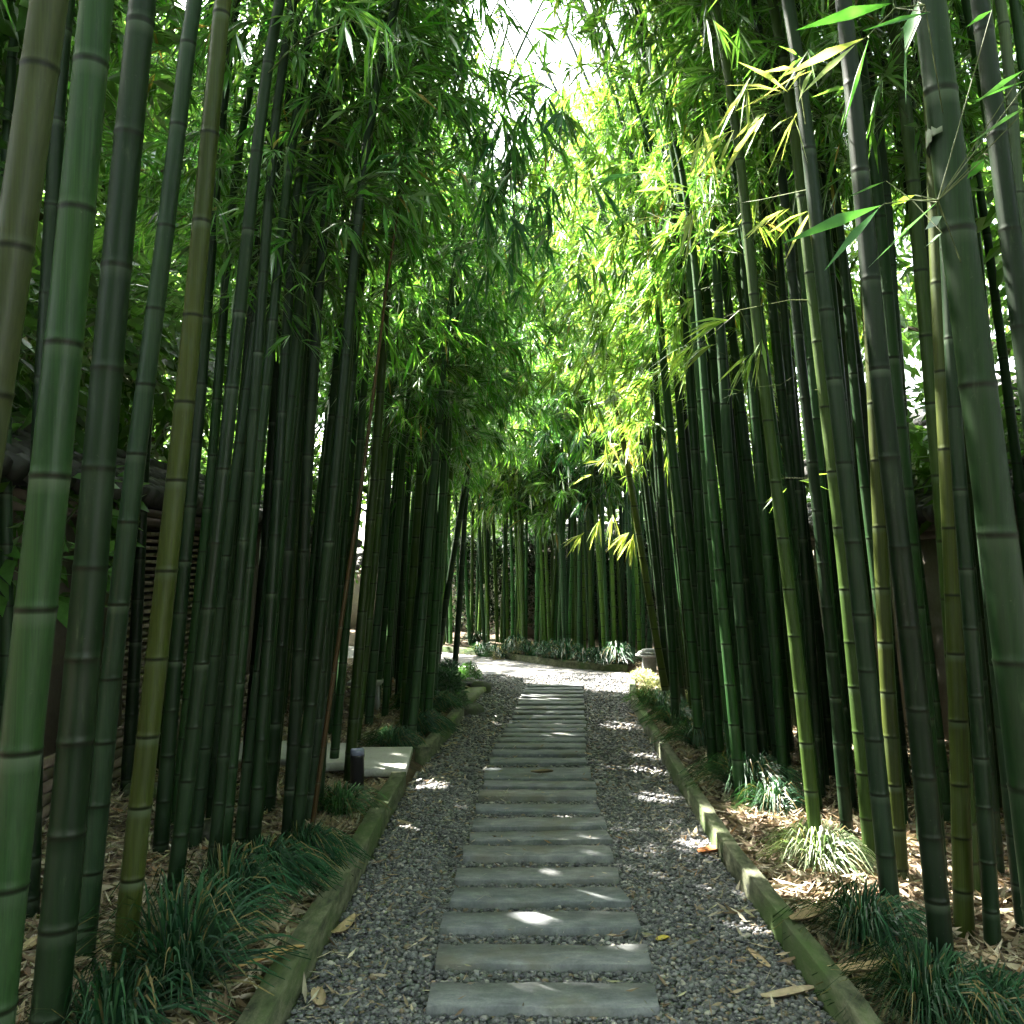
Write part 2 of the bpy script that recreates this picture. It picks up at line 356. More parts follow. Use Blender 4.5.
class Bamboo: pass
BAMB = []
def bamboo(foot, lean, r0, H, tint, z0=3.0, arch=(0.0, 0.0), dens=1.0, sides=10, leafc='mid', lscale=1.0, seed=0, label=None, group=None, inter=.30, blen=1.0, sheath=None, sprays=(), nleaf=1.0, bright=1.0):
    rng = np.random.default_rng(seed + 1000)
    foot = np.asarray(foot, float)
    root = empty('bamboo', foot); tag(root, label or 'bamboo', 'bamboo', group)
    ph = rng.uniform(0, 6.28, 2); wob = .012
    def curve(z):
        z = np.asarray(z, float); q = np.clip((z - 3.2) / max(H - 3.2, .5), 0, 2) ** 2
        wv = np.minimum(z / 2, 1)
        x = lean[0] * z + arch[0] * q + wob * np.sin(z * 1.3 + ph[0]) * wv; y = lean[1] * z + arch[1] * q + wob * np.cos(z * 1.1 + ph[1]) * wv
        return np.stack([x, y, z - .25 * q * (abs(arch[0]) + abs(arch[1])) * .5], -1)
    def rad(z): return r0 * np.clip(1.04 - .80 * (np.maximum(np.asarray(z), 0) / H) ** 1.25, .10, 1.1)
    # culm rings
    nodes = [-.12]; z = rng.uniform(.05, .2)
    while z < H:
        nodes.append(z); z += (inter * .62 + min(z, 4.5) * .062) * rng.uniform(.85, 1.15)
    zz, mul, ring, pw = [-.15], [1.05], [0.], [0.]
    rr = r0
    for i, zn in enumerate(nodes[1:]):
        for dz, m_, g_, p_ in ((-.05, 1., 0., .1), (-.012, 1.0, .0, .6), (-.005, 1.02, .85, 0.), (.000, 1.02, 1., 0.), (.005, 1.06, .5, 0.), (.012, 1.01, .0, .12), (.03, .995, 0., .0)):
            zz.append(zn + dz * (r0 / .04) * .8); mul.append(m_); ring.append(g_); pw.append(p_ * rng.uniform(0, .9) ** 1.5)
    zz = np.array(zz); mul = np.array(mul); C = curve(zz); rads = rad(zz) * mul
    ang = np.arange(sides) * 2 * math.pi / sides
    V = np.stack([C[:, None, 0] + rads[:, None] * np.cos(ang), C[:, None, 1] + rads[:, None] * np.sin(ang), np.repeat(C[:, None, 2], sides, 1)], -1).reshape(-1, 3)
    nr = len(zz); i = (np.arange(nr - 1)[:, None] * sides + np.arange(sides)); j = (np.arange(nr - 1)[:, None] * sides + (np.arange(sides) + 1) % sides)
    Q = np.stack([i, j, j + sides, i + sides], -1).reshape(-1, 4)
    culm = np_mesh('culm', V, Q, M['culm'], root, smooth=True, attrs={'ring': np.repeat(ring, sides), 'powder': np.repeat(pw, sides)})
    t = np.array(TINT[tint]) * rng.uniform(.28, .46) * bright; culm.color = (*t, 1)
    # branches and leaves
    zb = np.array([q for q in nodes if q > z0 and q < H - .05])
    A0, B0, ra, rb, FO, FA = [], [], [], [], [], []
    az = rng.uniform(0, 6.28)
    for zn in zb:
        az += math.pi * rng.uniform(.8, 1.2)
        u = (zn - z0) / (H - z0)
        base = foot + curve(zn)
        for s_ in range(3):
            if s_ < 2 and rng.uniform() > .95 * dens: continue
            if s_ == 2 and zn > z0 + 2.6: continue                  # low branches reach for the light over the path
            a_ = az + (0 if s_ == 0 else rng.uniform(1.2, 2.4))
            if s_ == 2: a_ = math.atan2(arch[1] - .5, arch[0]) + rng.normal(0, .6)
            Lb = 1.2 * blen * (.38 + .85 * math.sin(math.pi * min(1, u * .8 + .14))) * rng.uniform(.65, 1.2)
            el = R(rng.uniform(20, 55)) * (1 - .3 * u)
            d = np.array([math.cos(a_) * math.cos(el), math.sin(a_) * math.cos(el), math.sin(el)])
            pts = [base + d * rad(zn)]
            for k in range(3):
                pts.append(pts[-1] + d * Lb / 3); d = unit(d + np.array([0, 0, -.33]) + rng.normal(0, .1, 3))
            r_b = max(.0018, r0 * .085)
            for k in range(3):
                A0.append(pts[k]); B0.append(pts[k + 1]); ra.append(r_b * (1 - .28 * k)); rb.append(r_b * (.72 - .24 * k))
            nt_ = max(2, int((3.2 + 5 * Lb) * dens * nleaf))
            for k in range(nt_):
                tt = (k + .7 + rng.uniform(-.3, .3)) / nt_ * 2.999; kk = int(min(2, max(0, tt))); f_ = tt - kk
                p = pts[kk] * (1 - f_) + pts[kk + 1] * f_
                bd = unit(pts[kk + 1] - pts[kk])
                td = unit(bd * .6 + rng.normal(0, .55, 3) + np.array([0, 0, -.12]))
                tl = rng.uniform(.06, .26) * blen
                e = p + td * tl
                A0.append(p); B0.append(e); ra.append(.0012); rb.append(.0008)
                FO.append(e); FA.append(unit(td + np.array([0, 0, -.35])))
    for (p0, pts) in sprays:                                     # hand-placed long twigs of this bamboo
        pass
    if len(FO):
        P, D, ln, wd, tone = fans_to_leaves(np.array(FO), np.array(FA), rng, .12 * lscale, .24 * lscale)
        base = np.array(LEAFC[leafc]); n = len(P)
        cc = base * tone * rng.uniform(.8, 1.2, (n, 1)) * (1 + rng.normal(0, .08, (n, 3)))
        old = rng.uniform(size=n) < .012; cc[old] = np.array([.22, .17, .06])
        leaf_mesh('foliage', P, D, ln, wd, np.clip(cc, .005, 1), M['leaf'], root, .16, rng, origin=foot, twigs=(A0, B0, ra, rb, (.06, .085, .03)))
    b = Bamboo(); b.root = root; b.foot = foot; b.curve = curve; b.rad = rad; b.tint = tint; b.r0 = r0; b.fixed = label is not None; b.H = H; b.seed = seed
    BAMB.append(b); return b

def spray(b, pts, fans, lmin, lmax, leafc, k=(5, 8), spread=.75, droop=.35, r=.003, seed=0):
    """a branch of bamboo b that runs through pts, with leaf fans (position, axis) at its twigs"""
    rng = np.random.default_rng(seed + 50)
    z = pts[0][2] - b.foot[2]; start = b.foot + b.curve(z)
    L_ = [start] + [np.asarray(p, float) for p in pts]
    A0 = [L_[i] for i in range(len(L_) - 1)]; B0 = L_[1:]
    ra = [r * (1 - .6 * i / len(A0)) for i in range(len(A0))]; rb = [r * (1 - .6 * (i + 1) / len(A0)) for i in range(len(A0))]
    FO, FA = [], []
    for f in fans:
        o = np.asarray(f[0], float); a = unit(np.asarray(f[1], float)); FO.append(o); FA.append(a)
        q = min(L_, key=lambda p: np.linalg.norm(p - o)); A0.append(q); B0.append(o); ra.append(r * .35); rb.append(r * .25)
    P, D, ln, wd, tone = fans_to_leaves(np.array(FO), np.array(FA), rng, lmin, lmax, k[0], k[1], spread, droop)
    cc = np.array(LEAFC[leafc]) * rng.uniform(.75, 1.3, (len(P), 1)) * (1 + rng.normal(0, .07, (len(P), 3)))
    return leaf_mesh('foliage', P, D, ln, wd, np.clip(cc, .005, 1), M['leaf'], b.root, .16, rng, mask='sun', origin=b.foot, twigs=(A0, B0, ra, rb, (.08, .1, .035)))

# ------------------------------------------------------------------ path outline and ground
RIGHT = np.array([(1.02, -4), (1.06, 2.0), (1.06, 4.6), (1.12, 6.2), (1.19, 8.0), (1.26, 9.6), (1.42, 11.0), (1.60, 12.0)])
FARK = np.array([(1.75, 12.7), (1.2, 13.1), (.55, 13.7), (0, 14.5), (-.54, 15.2), (-1.1, 15.7), (-1.6, 16.2), (-2.2, 16.6), (-3.4, 17.2), (-7, 17.9)])
LEFT = np.array([(-.80, -4), (-.75, 2.0), (-.74, 3.2), (-.725, 4.0), (-.72, 5.24), (-.70, 6.4), (-.53, 8.1), (-.46, 9.2), (-.38, 10.4), (-.42, 11.2), (-.72, 12.2), (-1.4, 13.3), (-3, 14.4), (-7, 15.2)])
PATH = np.concatenate([RIGHT, FARK, LEFT[::-1]])
def sdist(X, Y, poly=PATH):
    """signed distance, negative inside"""
    P = np.stack([X, Y], -1); d = np.full(X.shape, 1e9); ins = np.zeros(X.shape, bool)
    for a, b in zip(poly, np.roll(poly, -1, 0)):
        e = b - a; w_ = P - a; t = np.clip((w_ @ e) / (e @ e), 0, 1); d = np.minimum(d, np.linalg.norm(w_ - t[..., None] * e, axis=-1))
        c = ((a[1] > P[..., 1]) != (b[1] > P[..., 1])) & (P[..., 0] < (b[0] - a[0]) * (P[..., 1] - a[1]) / (b[1] - a[1] + 1e-12) + a[0]); ins ^= c
    return np.where(ins, -d, d)
def bed_h(X, Y):
    d = sdist(X, Y); f = np.clip((d - .02) / .12, 0, 1); f = f * f * (3 - 2 * f)
    n = .018 * np.sin(X * 5.1 + 1.3 * np.sin(Y * 3.7)) + .014 * np.sin(Y * 7.3 + X * 2.1) + .03 * np.sin(X * 1.1 + Y * .9)
    return np.where(d < 0.02, -.03, -.03 + f * (.10 + n))
def bz(x, y): return float(bed_h(np.array([x]), np.array([y]))[0])
gx = np.concatenate([-np.geomspace(400, 6.3, 14), np.arange(-6, 6.01, .07), np.geomspace(6.3, 400, 14)])
gy = np.concatenate([-np.geomspace(400, 4.3, 12), np.arange(-4, 20.01, .09), np.geomspace(20.5, 600, 14)])
GX, GY = np.meshgrid(gx, gy, indexing='ij'); GZ = bed_h(GX, GY) + np.random.default_rng(3).normal(0, .006, GX.shape)
ny = len(gy); ii = (np.arange(len(gx) - 1)[:, None] * ny + np.arange(ny - 1))
g = np_mesh('ground', np.stack([GX, GY, GZ], -1).reshape(-1, 3), np.stack([ii, ii + ny, ii + ny + 1, ii + 1], -1).reshape(-1, 4), M['soil'], smooth=True)
tag(g, kind='structure', label='brown bed soil under the bamboo, strewn with dry leaves')
# gravel sheet: fine grid clipped to the path outline
px_ = np.arange(-7, 2.0, .06); py_ = np.arange(-4, 19.6, .06); PX, PY = np.meshgrid(px_, py_, indexing='ij')
SD = sdist(PX, PY); npy = len(py_)
PZ = .004 * np.sin(PX * 9 + PY * 4) + np.random.default_rng(4).normal(0, .003, PX.shape)
cell = (SD[:-1, :-1] < .03) & (SD[1:, :-1] < .03) & (SD[:-1, 1:] < .03) & (SD[1:, 1:] < .03)
ci, cj = np.nonzero(cell); q0 = ci * npy + cj
gp_ = np_mesh('gravel_path', np.stack([PX, PY, PZ], -1).reshape(-1, 3), np.stack([q0, q0 + npy, q0 + npy + 1, q0 + 1], -1), M['gravelbed'], smooth=True)
tag(gp_, kind='structure', label='grey gravel path bending left behind the bamboo')

# loose stones
def icosa():
    t = (1 + 5 ** .5) / 2
    v = np.array([(-1, t, 0), (1, t, 0), (-1, -t, 0), (1, -t, 0), (0, -1, t), (0, 1, t), (0, -1, -t), (0, 1, -t), (t, 0, -1), (t, 0, 1), (-t, 0, -1), (-t, 0, 1)], float)
    f = np.array([(0, 11, 5), (0, 5, 1), (0, 1, 7), (0, 7, 10), (0, 10, 11), (1, 5, 9), (5, 11, 4), (11, 10, 2), (10, 7, 6), (7, 1, 8), (3, 9, 4), (3, 4, 2), (3, 2, 6), (3, 6, 8), (3, 8, 9), (4, 9, 5), (2, 4, 11), (6, 2, 10), (8, 6, 7), (9, 8, 1)])
    return v / np.linalg.norm(v[0]), f
def pebbles(n, y0, y1, smin, smax, rng, dens_pow=1.0):
    x = rng.uniform(-1.0, 1.5, n * 2); y = y0 + (y1 - y0) * rng.uniform(0, 1, n * 2) ** dens_pow
    k = sdist(x, y) < -.005; x, y = x[k][:n], y[k][:n]; n = len(x)
    iv, fi = icosa(); s = rng.uniform(smin, smax, (n, 1, 1)) * np.array([1, 1, .62]) * rng.uniform(.65, 1.3, (n, 1, 3))
    V = iv[None] * (1 + rng.normal(0, .13, (n, 12, 1))) * s
    a = rng.uniform(0, 6.28, n); ca, sa = np.cos(a)[:, None], np.sin(a)[:, None]
    tl = rng.normal(0, .35, (n, 1)); V[..., 2] = V[..., 2] + V[..., 0] * tl * .5
    X = V[..., 0] * ca - V[..., 1] * sa + x[:, None]; Y = V[..., 0] * sa + V[..., 1] * ca + y[:, None]; Z = V[..., 2] + rng.uniform(.002, .014, n)[:, None]
    pal = np.array([(.052, .054, .058), (.085, .087, .09), (.12, .12, .118), (.14, .145, .145), (.20, .195, .18), (.17, .13, .085), (.30, .28, .24)])
    ci = rng.choice(7, n, p=[.24, .27, .21, .13, .07, .05, .03]); c = pal[ci] * rng.uniform(.8, 1.2, (n, 1))
    return np.stack([X, Y, Z], -1).reshape(-1, 3), (fi[None] + np.arange(n)[:, None, None] * 12).reshape(-1, 3), np.repeat(c, 12, 0)
rng = np.random.default_rng(5)
V1, F1, C1 = pebbles(52000, 2.5, 6.2, .0048, .0145, rng, 1.0); V2, F2, C2 = pebbles(15000, 6.0, 12.5, .009, .018, rng, 1.0)
gr = np_mesh('gravel', np.concatenate([V1, V2]), np.concatenate([F1, F2 + len(V1)]), M['stone_bit'], col=np.concatenate([C1, C2]))
tag(gr, kind='stuff', label='loose blue grey gravel stones on the path')

# ------------------------------------------------------------------ stepping slabs
Z = 340 / 1024; z2p = lambda v, o: o + v * 350 / 1024
rows = [(245, 960, 1000, 897), (272, 918, 868, 787), (290, 886, 763, 698), (320, 855, 684, 632), (332, 834, 615, 566), (352, 815, 552, 511), (368, 800, 500, 465), (384, 788, 459, 420),
        (392, 770, 411, 379), (402, 760, 372, 346), (412, 755, 341, 316), (416, 746, 313, 270), (432, 733, 266, 248), (442, 729, 244, 228), (452, 728, 223, 210), (460, 727, 207, 195), (470, 727, 190, 179), (478, 727, 176, 166), (486, 727, 163, 154), (494, 727, 150, 142)]
NTH = ['first', 'second', 'third', 'fourth', 'fifth', 'sixth', 'seventh', 'eighth', 'ninth', 'tenth', 'eleventh', 'twelfth', 'thirteenth', 'fourteenth', 'fifteenth', 'sixteenth', 'seventeenth', 'eighteenth', 'nineteenth', 'twentieth',
       'twenty-first', 'twenty-second', 'twenty-third', 'twenty-fourth', 'twenty-fifth', 'twenty-sixth', 'twenty-seventh', 'twenty-eighth', 'twenty-ninth', 'thirtieth']
specs = []
for xl, xr, yf, yb in rows:
    a = gnd(z2p(xl, 340), z2p(yf, 674), .015); b = gnd(z2p(xr, 340), z2p(yf, 674), .015); c = gnd(512, z2p(yb, 674), .04)
    specs.append((a[0], b[0], a[1], max(c[1] - .02, a[1] + .17)))
y = specs[-1][3] + .085; xl, xr = specs[-1][0], specs[-1][1]
for k in range(9):
    xl += .022; xr += .018
    specs.append((xl, xr, y, y + .18)); y += .285
for i, (xa, xb, ya, yb) in enumerate(specs):
    mb = MB(); hw = (xb - xa) / 2; n = 14
    # ragged slate outline, both faces and a chipped edge
    rs = np.random.default_rng(100 + i); T = np.linspace(-1, 1, n)
    fr = [(t * hw, -(yb - ya) / 2 + rs.normal(0, .005) + .012 * (rs.uniform() < .08)) for t in T]; bk = [(t * hw, (yb - ya) / 2 + rs.normal(0, .007)) for t in T[::-1]]
    ol = np.array(fr + bk); ol[0, 0] += rs.uniform(0, .02); ol[n - 1, 0] -= rs.uniform(0, .03); ol[n, 0] -= rs.uniform(0, .03); ol[-1, 0] += rs.uniform(0, .02)
    m_ = len(ol); top = np.c_[ol * np.array([.996, .982]), np.full(m_, .040)]; top[:, 2] += rs.normal(0, .0008, m_); mid = np.c_[ol, np.full(m_, .0365)]; bot = np.c_[ol, np.full(m_, -.02)]
    Vs = np.concatenate([bot, mid, top]); fs = [[r_ * m_ + k, r_ * m_ + (k + 1) % m_, (r_ + 1) * m_ + (k + 1) % m_, (r_ + 1) * m_ + k] for r_ in range(2) for k in range(m_)]
    for k in range(n - 1): fs.append([2 * m_ + k, 2 * m_ + k + 1, 2 * m_ + m_ - 2 - k, 2 * m_ + m_ - 1 - k])
    mb.add(Vs, fs)
    o = mb.build('stepping_slab', M['slate']); o.location = ((xa + xb) / 2, (ya + yb) / 2, rs.normal(.001, .004)); o.rotation_euler = (rs.normal(0, .005), rs.normal(0, .005), rs.normal(.0, .010))
    lab = {0: 'grey slate slab nearest the camera, widest of the path, with three small sun spots', 1: 'second slate slab from the near end with one bright sun spot on its right',
           11: 'extra deep slate slab in the middle of the path with a dry leaf lying on it'}.get(i, '%s narrow grey slate slab counted from the near end of the path' % NTH[i])
    tag(o, lab, 'paving slab', 'slate slabs laid across the gravel path')

# ------------------------------------------------------------------ kerbs
def kerb(name, pts, wdt, h, outward, label, mtl='timber', seg=.12, z=-.05, group='kerbs edging the gravel path', sag=.006):
    pts = np.asarray(pts, float); L_ = np.r_[0, np.cumsum(np.linalg.norm(np.diff(pts, axis=0), axis=1))]
    n = max(2, int(L_[-1] / seg)); s = np.linspace(0, L_[-1], n); C = np.stack([np.interp(s, L_, pts[:, 0]), np.interp(s, L_, pts[:, 1])], 1)
    t = np.gradient(C, axis=0); t /= np.linalg.norm(t, axis=1)[:, None]; nn = np.stack([t[:, 1], -t[:, 0]], 1) * outward
    rs = np.random.default_rng(int(abs(pts[0, 0]) * 1000 + pts[0, 1] * 10)); V = []
    b = .003
    for k in range(n):
        hh = h + rs.normal(0, .0018); w_ = wdt + rs.normal(0, .002); e = rs.normal(0, .0015)
        for u, zz in ((0, z), (0, hh - b), (b, hh), (w_ - b, hh), (w_, hh - b), (w_, z)):
            q = C[k] + nn[k] * (u + e); V.append((q[0], q[1], zz))
    fs = []
    for k in range(n - 1):
        for j in range(5): fs.append([k * 6 + j, k * 6 + j + 1, k * 6 + 7 + j, k * 6 + 6 + j])
    fs += [[0, 1, 2, 3, 4, 5][::-1], [(n - 1) * 6 + j for j in range(6)]]
    mb = MB(); o0 = np.array([C[n // 2][0], C[n // 2][1], 0]); mb.add(np.array(V) - o0, fs); o = mb.build(name, M[mtl]); o.location = o0
    return tag(o, label, 'kerb', group)
def cut(poly, y0, y1):
    ys = [y0] + [p[1] for p in poly if y0 < p[1] < y1] + [y1]; return [(np.interp(q, poly[:, 1], poly[:, 0]), q) for q in ys]
kerb('timber_kerb', cut(RIGHT, 1.2, 3.62), .07, .12, 1, 'nearest mossy timber kerb on the right, beside the foreground grass tufts')
kerb('timber_kerb', cut(RIGHT, 3.626, 4.62), .068, .117, 1, 'short mossy kerb length between two sunlit joints on the right')
kerb('timber_kerb', cut(RIGHT, 4.626, 7.4), .07, .118, 1, 'middle mossy kerb on the right beside the sunlit white grass tuft')
kerb('timber_kerb', cut(RIGHT, 7.406, 11.4), .07, .115, 1, 'farthest kerb on the right running up to the stone lantern')
kerb('timber_kerb', [(x - .0, y) for x, y in cut(LEFT, 1.2, 5.2)], .088, .13, -1, 'nearest thick mossy timber kerb on the left with a yellow sheath lying over it')
kerb('timber_kerb', cut(LEFT, 5.206, 6.1), .095, .128, -1, 'short mossy kerb on the left in front of the black bollard light')
kerb('timber_kerb', cut(LEFT, 6.95, 9.0), .095, .115, -1, 'mossy kerb on the left beyond the grey side slabs, below long grass')
fk = [tuple(p) for p in FARK[1:8]]
kerb('stone_kerb', [(1.62, 12.85)] + fk, .09, .10, 1, 'low curved kerb across the bend under the far thicket', mtl='timber')

# ------------------------------------------------------------------ side paving, rocks, lamps
def solid(name, fn, label, cat, mt, loc, group=None, rz=0, smooth=False):
    mb = MB(); fn(mb); o = mb.build(name, M[mt], smooth=smooth); o.location = loc; o.rotation_euler = (0, 0, rz); return tag(o, label, cat, group)
SG = 'pale slabs of the side path on the left'
solid('paving_slab', lambda m: m.box((0, 0, 0), (.20, .37, .03), bev=.006, jit=.001), 'pale grey slab beside the black bollard light, touching the gravel path', 'paving slab', 'concrete', (-.935, 6.54, .105), SG, .05)
solid('paving_slab', lambda m: m.box((0, 0, 0), (.22, .36, .03), bev=.006, jit=.001), 'pale grey slab just behind the black bollard light, dappled by sun', 'paving slab', 'concrete', (-1.38, 6.72, .10), SG, .1)
solid('paving_slab', lambda m: m.box((0, 0, 0), (.24, .34, .03), bev=.006, jit=.001), 'sunlit pale slab among the culms in the middle of the side path', 'paving slab', 'concrete', (-1.87, 6.86, .095), SG, .02)
solid('paving_slab', lambda m: m.box((0, 0, 0), (.2, .33, .03), bev=.006, jit=.001), 'pale side path slab farthest from the gravel, nearest the lattice wall', 'paving slab', 'concrete', (-2.33, 6.8, .09), SG, .12)
def rock(h, seed, lumps=.18):
    def f(m):
        rs = np.random.default_rng(seed); n = 10; prof = [(.55, -1), (.9, -.6), (1, 0), (.92, .55), (.62, .92), (.15, 1.0)]; V = []
        off = rs.normal(0, lumps, (6, n))
        for i, (r, z) in enumerate(prof):
            for k in range(n):
                a = 2 * math.pi * k / n; q = r * (1 + off[i, k] * .5); V.append((h[0] * q * math.cos(a), h[1] * q * math.sin(a), h[2] * (z + off[i, k] * .3)))
        fs = [[i * n + k, i * n + (k + 1) % n, i * n + n + (k + 1) % n, i * n + n + k] for i in range(5) for k in range(n)] + [list(range(n))[::-1], [5 * n + k for k in range(n)]]
        m.add(V, fs)
    return f
solid('flat_stone', lambda m: m.box((0, 0, 0), (.13, .33, .035), bev=.015, tilt=(.1, .12), jit=.006), 'tilted flat mossy stone lit by sun at the path corner on the left', 'stone', 'mossrock', (-.50, 9.75, .09), None, -.28)
solid('rock', rock((.13, .12, .09), 1), 'dark blocky rock at the foot of the round potted shrub', 'stone', 'rock', (-.37, 10.75, .05))
solid('rock', rock((.13, .16, .07), 2), 'low dark rock below the tilted mossy stone on the left', 'stone', 'rock', (-.42, 9.25, .03))
solid('stone_block', lambda m: m.box((0, 0, 0), (.2, .11, .06), bev=.02, jit=.006), 'mossy stone block at the foot of the brown brick wall', 'stone', 'rock', (-2.15, 5.55, .11), None, .2)
solid('stone_block', lambda m: m.box((0, 0, 0), (.12, .1, .05), bev=.02, jit=.006), 'dark flat stone among dry leaves behind the front bamboo', 'stone', 'rock', (-1.66, 4.75, .10), None, .4)
st = empty('stone_stool', (-1.45, 9.0, .06)); tag(st, 'low grey stone stool lit by sun behind the left culms', 'stool')
m = MB(); m.box((0, 0, .29), (.16, .13, .022), bev=.008, jit=.001); m.build('seat', M['concrete'], st)
for s_ in (-1, 1):
    m = MB(); m.box((s_ * .1, 0, .13), (.035, .09, .137), bev=.008); m.build('leg', M['lampstone'], st)
# bollard light
bp = gnd(357, 792, .08); bl = empty('bollard_light', bp); tag(bl, 'small black bollard light between the left kerb and the side slabs', 'garden light')
m = MB(); m.lathe([(.043, -.05), (.043, .215), (.046, .222), (.046, .232)], n=20); m.build('post', M['metal'], bl, True)
m = MB(); m.lathe([(.044, .233), (.044, .262), (.036, .272)], n=20); m.build('lens', M['lens'], bl, True)
m = MB(); m.lathe([(.06, -.03), (.06, .006), (.045, .012)], n=20); m.build('base', M['metal'], bl, True)
# stone lantern
lp = np.array([1.86, 12.3, .05]); la = empty('stone_lantern', lp); tag(la, 'squat grey stone lantern with ribbed cap at the bend beside the right kerb', 'garden lantern')
m = MB(); m.box((0, 0, .09), (.085, .085, .125), bev=.012, jit=.002); m.build('post', M['lampstone'], la)
m = MB(); m.lathe([(.10, .216), (.19, .235), (.185, .255), (.135, .262), (.16, .272), (.145, .292), (.10, .30), (.11, .308), (.08, .328), (.03, .335)], n=24, wob=.03); m.build('cap', M['lampstone'], la, True)

# ------------------------------------------------------------------ ground plants
def tuft(loc, r, h, n, label, c=(.019, .052, .025), wd=.006, group='grass tufts along the path edges', name='grass_tuft', seed=0, wind=(0, 0), upright=.0, mt='grass', cat='grass tuft'):
    rs = np.random.default_rng(seed + 300); n = int(n * 1.1); wd = wd * .85
    a = rs.uniform(0, 6.28, n); rb = r * .28 * np.sqrt(rs.uniform(0, 1, n)); out = r * rs.uniform(.2, 1.15, n) ** .9; hh = h * .92 * rs.uniform(.4, 1.2, n) * (1 - .3 * out / r)
    ad = a + rs.normal(0, .5, n)
    bx, by = rb * np.cos(a), rb * np.sin(a); K = 6; V = np.zeros((n, K, 2, 3))
    side = np.stack([-np.sin(ad), np.cos(ad)], 1)
    for k in range(K):
        t = k / (K - 1)
        x = bx + out * np.cos(ad) * t ** 1.25 + wind[0] * t * t; y_ = by + out * np.sin(ad) * t ** 1.25 + wind[1] * t * t
        pk = .62 + upright * .3
        z_ = hh * (1 - ((t - pk) / pk) ** 2) * (1 if t < pk else 1) - (0 if t < pk else (t - pk) * hh * .55)
        w_ = wd * (1 - t ** 2.2) * rs.uniform(.8, 1.2) + .0006
        for s_ in (0, 1):
            V[:, k, s_, 0] = x + side[:, 0] * w_ * (s_ - .5); V[:, k, s_, 1] = y_ + side[:, 1] * w_ * (s_ - .5); V[:, k, s_, 2] = z_ + .003 * (s_ - .5)
    i = np.arange(n)[:, None] * (2 * K) + np.arange(K - 1)[None] * 2; i = i.reshape(-1)
    col = np.array(c) * rs.uniform(.45, 1.8, (n, 1)) * (1 + rs.normal(0, .08, (n, 3))); dr = rs.uniform(size=n) < .11; col[dr] = (.16, .13, .06)
    o = np_mesh(name, V.reshape(-1, 3), np.stack([i, i + 1, i + 3, i + 2], 1), M[mt], col=np.clip(np.repeat(col, 2 * K, 0), .004, 1))
    o.location = (loc[0], loc[1], bz(loc[0], loc[1]) - .005); return tag(o, label, cat, group)
def tp(px, py, z=.08): return gnd(px, py, z)
tuft(tp(178, 1000), .32, .38, 330, 'large dark grass tuft at the foot of the yellow olive bamboo, lower left', wd=.010, seed=1, upright=.6)
tuft(tp(110, 1040), .30, .24, 190, 'drooping grass tuft cut off by the bottom edge on the left', wd=.011, seed=2)
tuft(tp(225, 935), .24, .34, 260, 'tall dark grass tuft behind the lying yellow sheath', wd=.009, seed=3, upright=.5, wind=(.03, .0))
tuft(tp(262, 900), .22, .24, 520, 'fine drooping grass tuft spilling onto the left kerb', seed=4, wind=(.06, -.02))
tuft(tp(305, 868), .20, .22, 480, 'fine grass tuft at the foot of the orange brown culm, leaning over the kerb', seed=5, wind=(.05, -.02))
tuft(tp(340, 812), .24, .20, 260, 'spiky striped grass tuft beside the black bollard light', c=(.04, .09, .035), wd=.009, seed=6)
tuft(tp(392, 748), .24, .22, 420, 'round grey green grass tuft behind the flat grey slab on the left', seed=7, c=(.03, .07, .042))
tuft(tp(418, 733), .24, .23, 420, 'grass tuft leaning over the left kerb past the grey slab', seed=8, wind=(.08, 0), c=(.03, .07, .042))
tuft(tp(418, 715), .28, .30, 420, 'tall grass tuft under the dense culms on the left, past the slab', seed=9, c=(.03, .068, .04))
tuft(tp(440, 712), .22, .22, 350, 'grass tuft just before the tilted mossy stone', seed=10, c=(.03, .07, .04))
def bush(loc, r, h, n, label, c, ls=.05, name='shrub', seed=0, parent=None, group=None, cat='shrub'):
    rs = np.random.default_rng(seed + 600); d = unit(rs.normal(0, 1, (n, 3))); d[:, 2] = np.abs(d[:, 2]) * 1.1 - .15
    q = rs.uniform(.45, 1.05, n)[:, None]; P = d * q * np.array([r, r, h]) + np.array([0, 0, .04]); D = unit(d + rs.normal(0, .5, (n, 3)))
    ln = ls * rs.uniform(.7, 1.3, n); col = np.array(c) * rs.uniform(.65, 1.4, (n, 1))
    o = leaf_mesh(name, P, D, ln, ln * .42, col, M['tree_leaf'], parent, .1, rs, mask=False)
    if parent is None: o.location = (loc[0], loc[1], bz(loc[0], loc[1])); tag(o, label, cat, group)
    return o
bush(tp(446, 698), .20, .24, 1500, 'loose blue green shrub beside the potted round shrub', (.03, .075, .045), .05, seed=1)
bush(tp(433, 690), .22, .22, 1300, 'low shrub under the two lone culms at the corner', (.032, .08, .04), .05, seed=2)
bush(tp(458, 706), .12, .13, 700, 'small pale leaved plant in front of the potted shrub', (.05, .10, .06), .04, seed=3)
bush(tp(448, 679), .18, .2, 900, 'dark grey green shrub at the foot of the corner culm', (.025, .06, .045), .05, seed=4)
ps = empty('potted_shrub', (-.52, 11.05, -.07)); tag(ps, 'bright green ball shaped shrub in a black pot at the inner corner', 'potted plant')
m = MB(); m.lathe([(.10, -.06), (.125, .14), (.135, .145), (.135, .165), (.11, .165)], n=20); m.build('pot', M['metal'], ps, True)
b_ = bush((0, 0, 0), .15, .17, 1900, None, (.05, .15, .03), .028, name='foliage', seed=5, parent=ps); b_.location = (0, 0, .19)
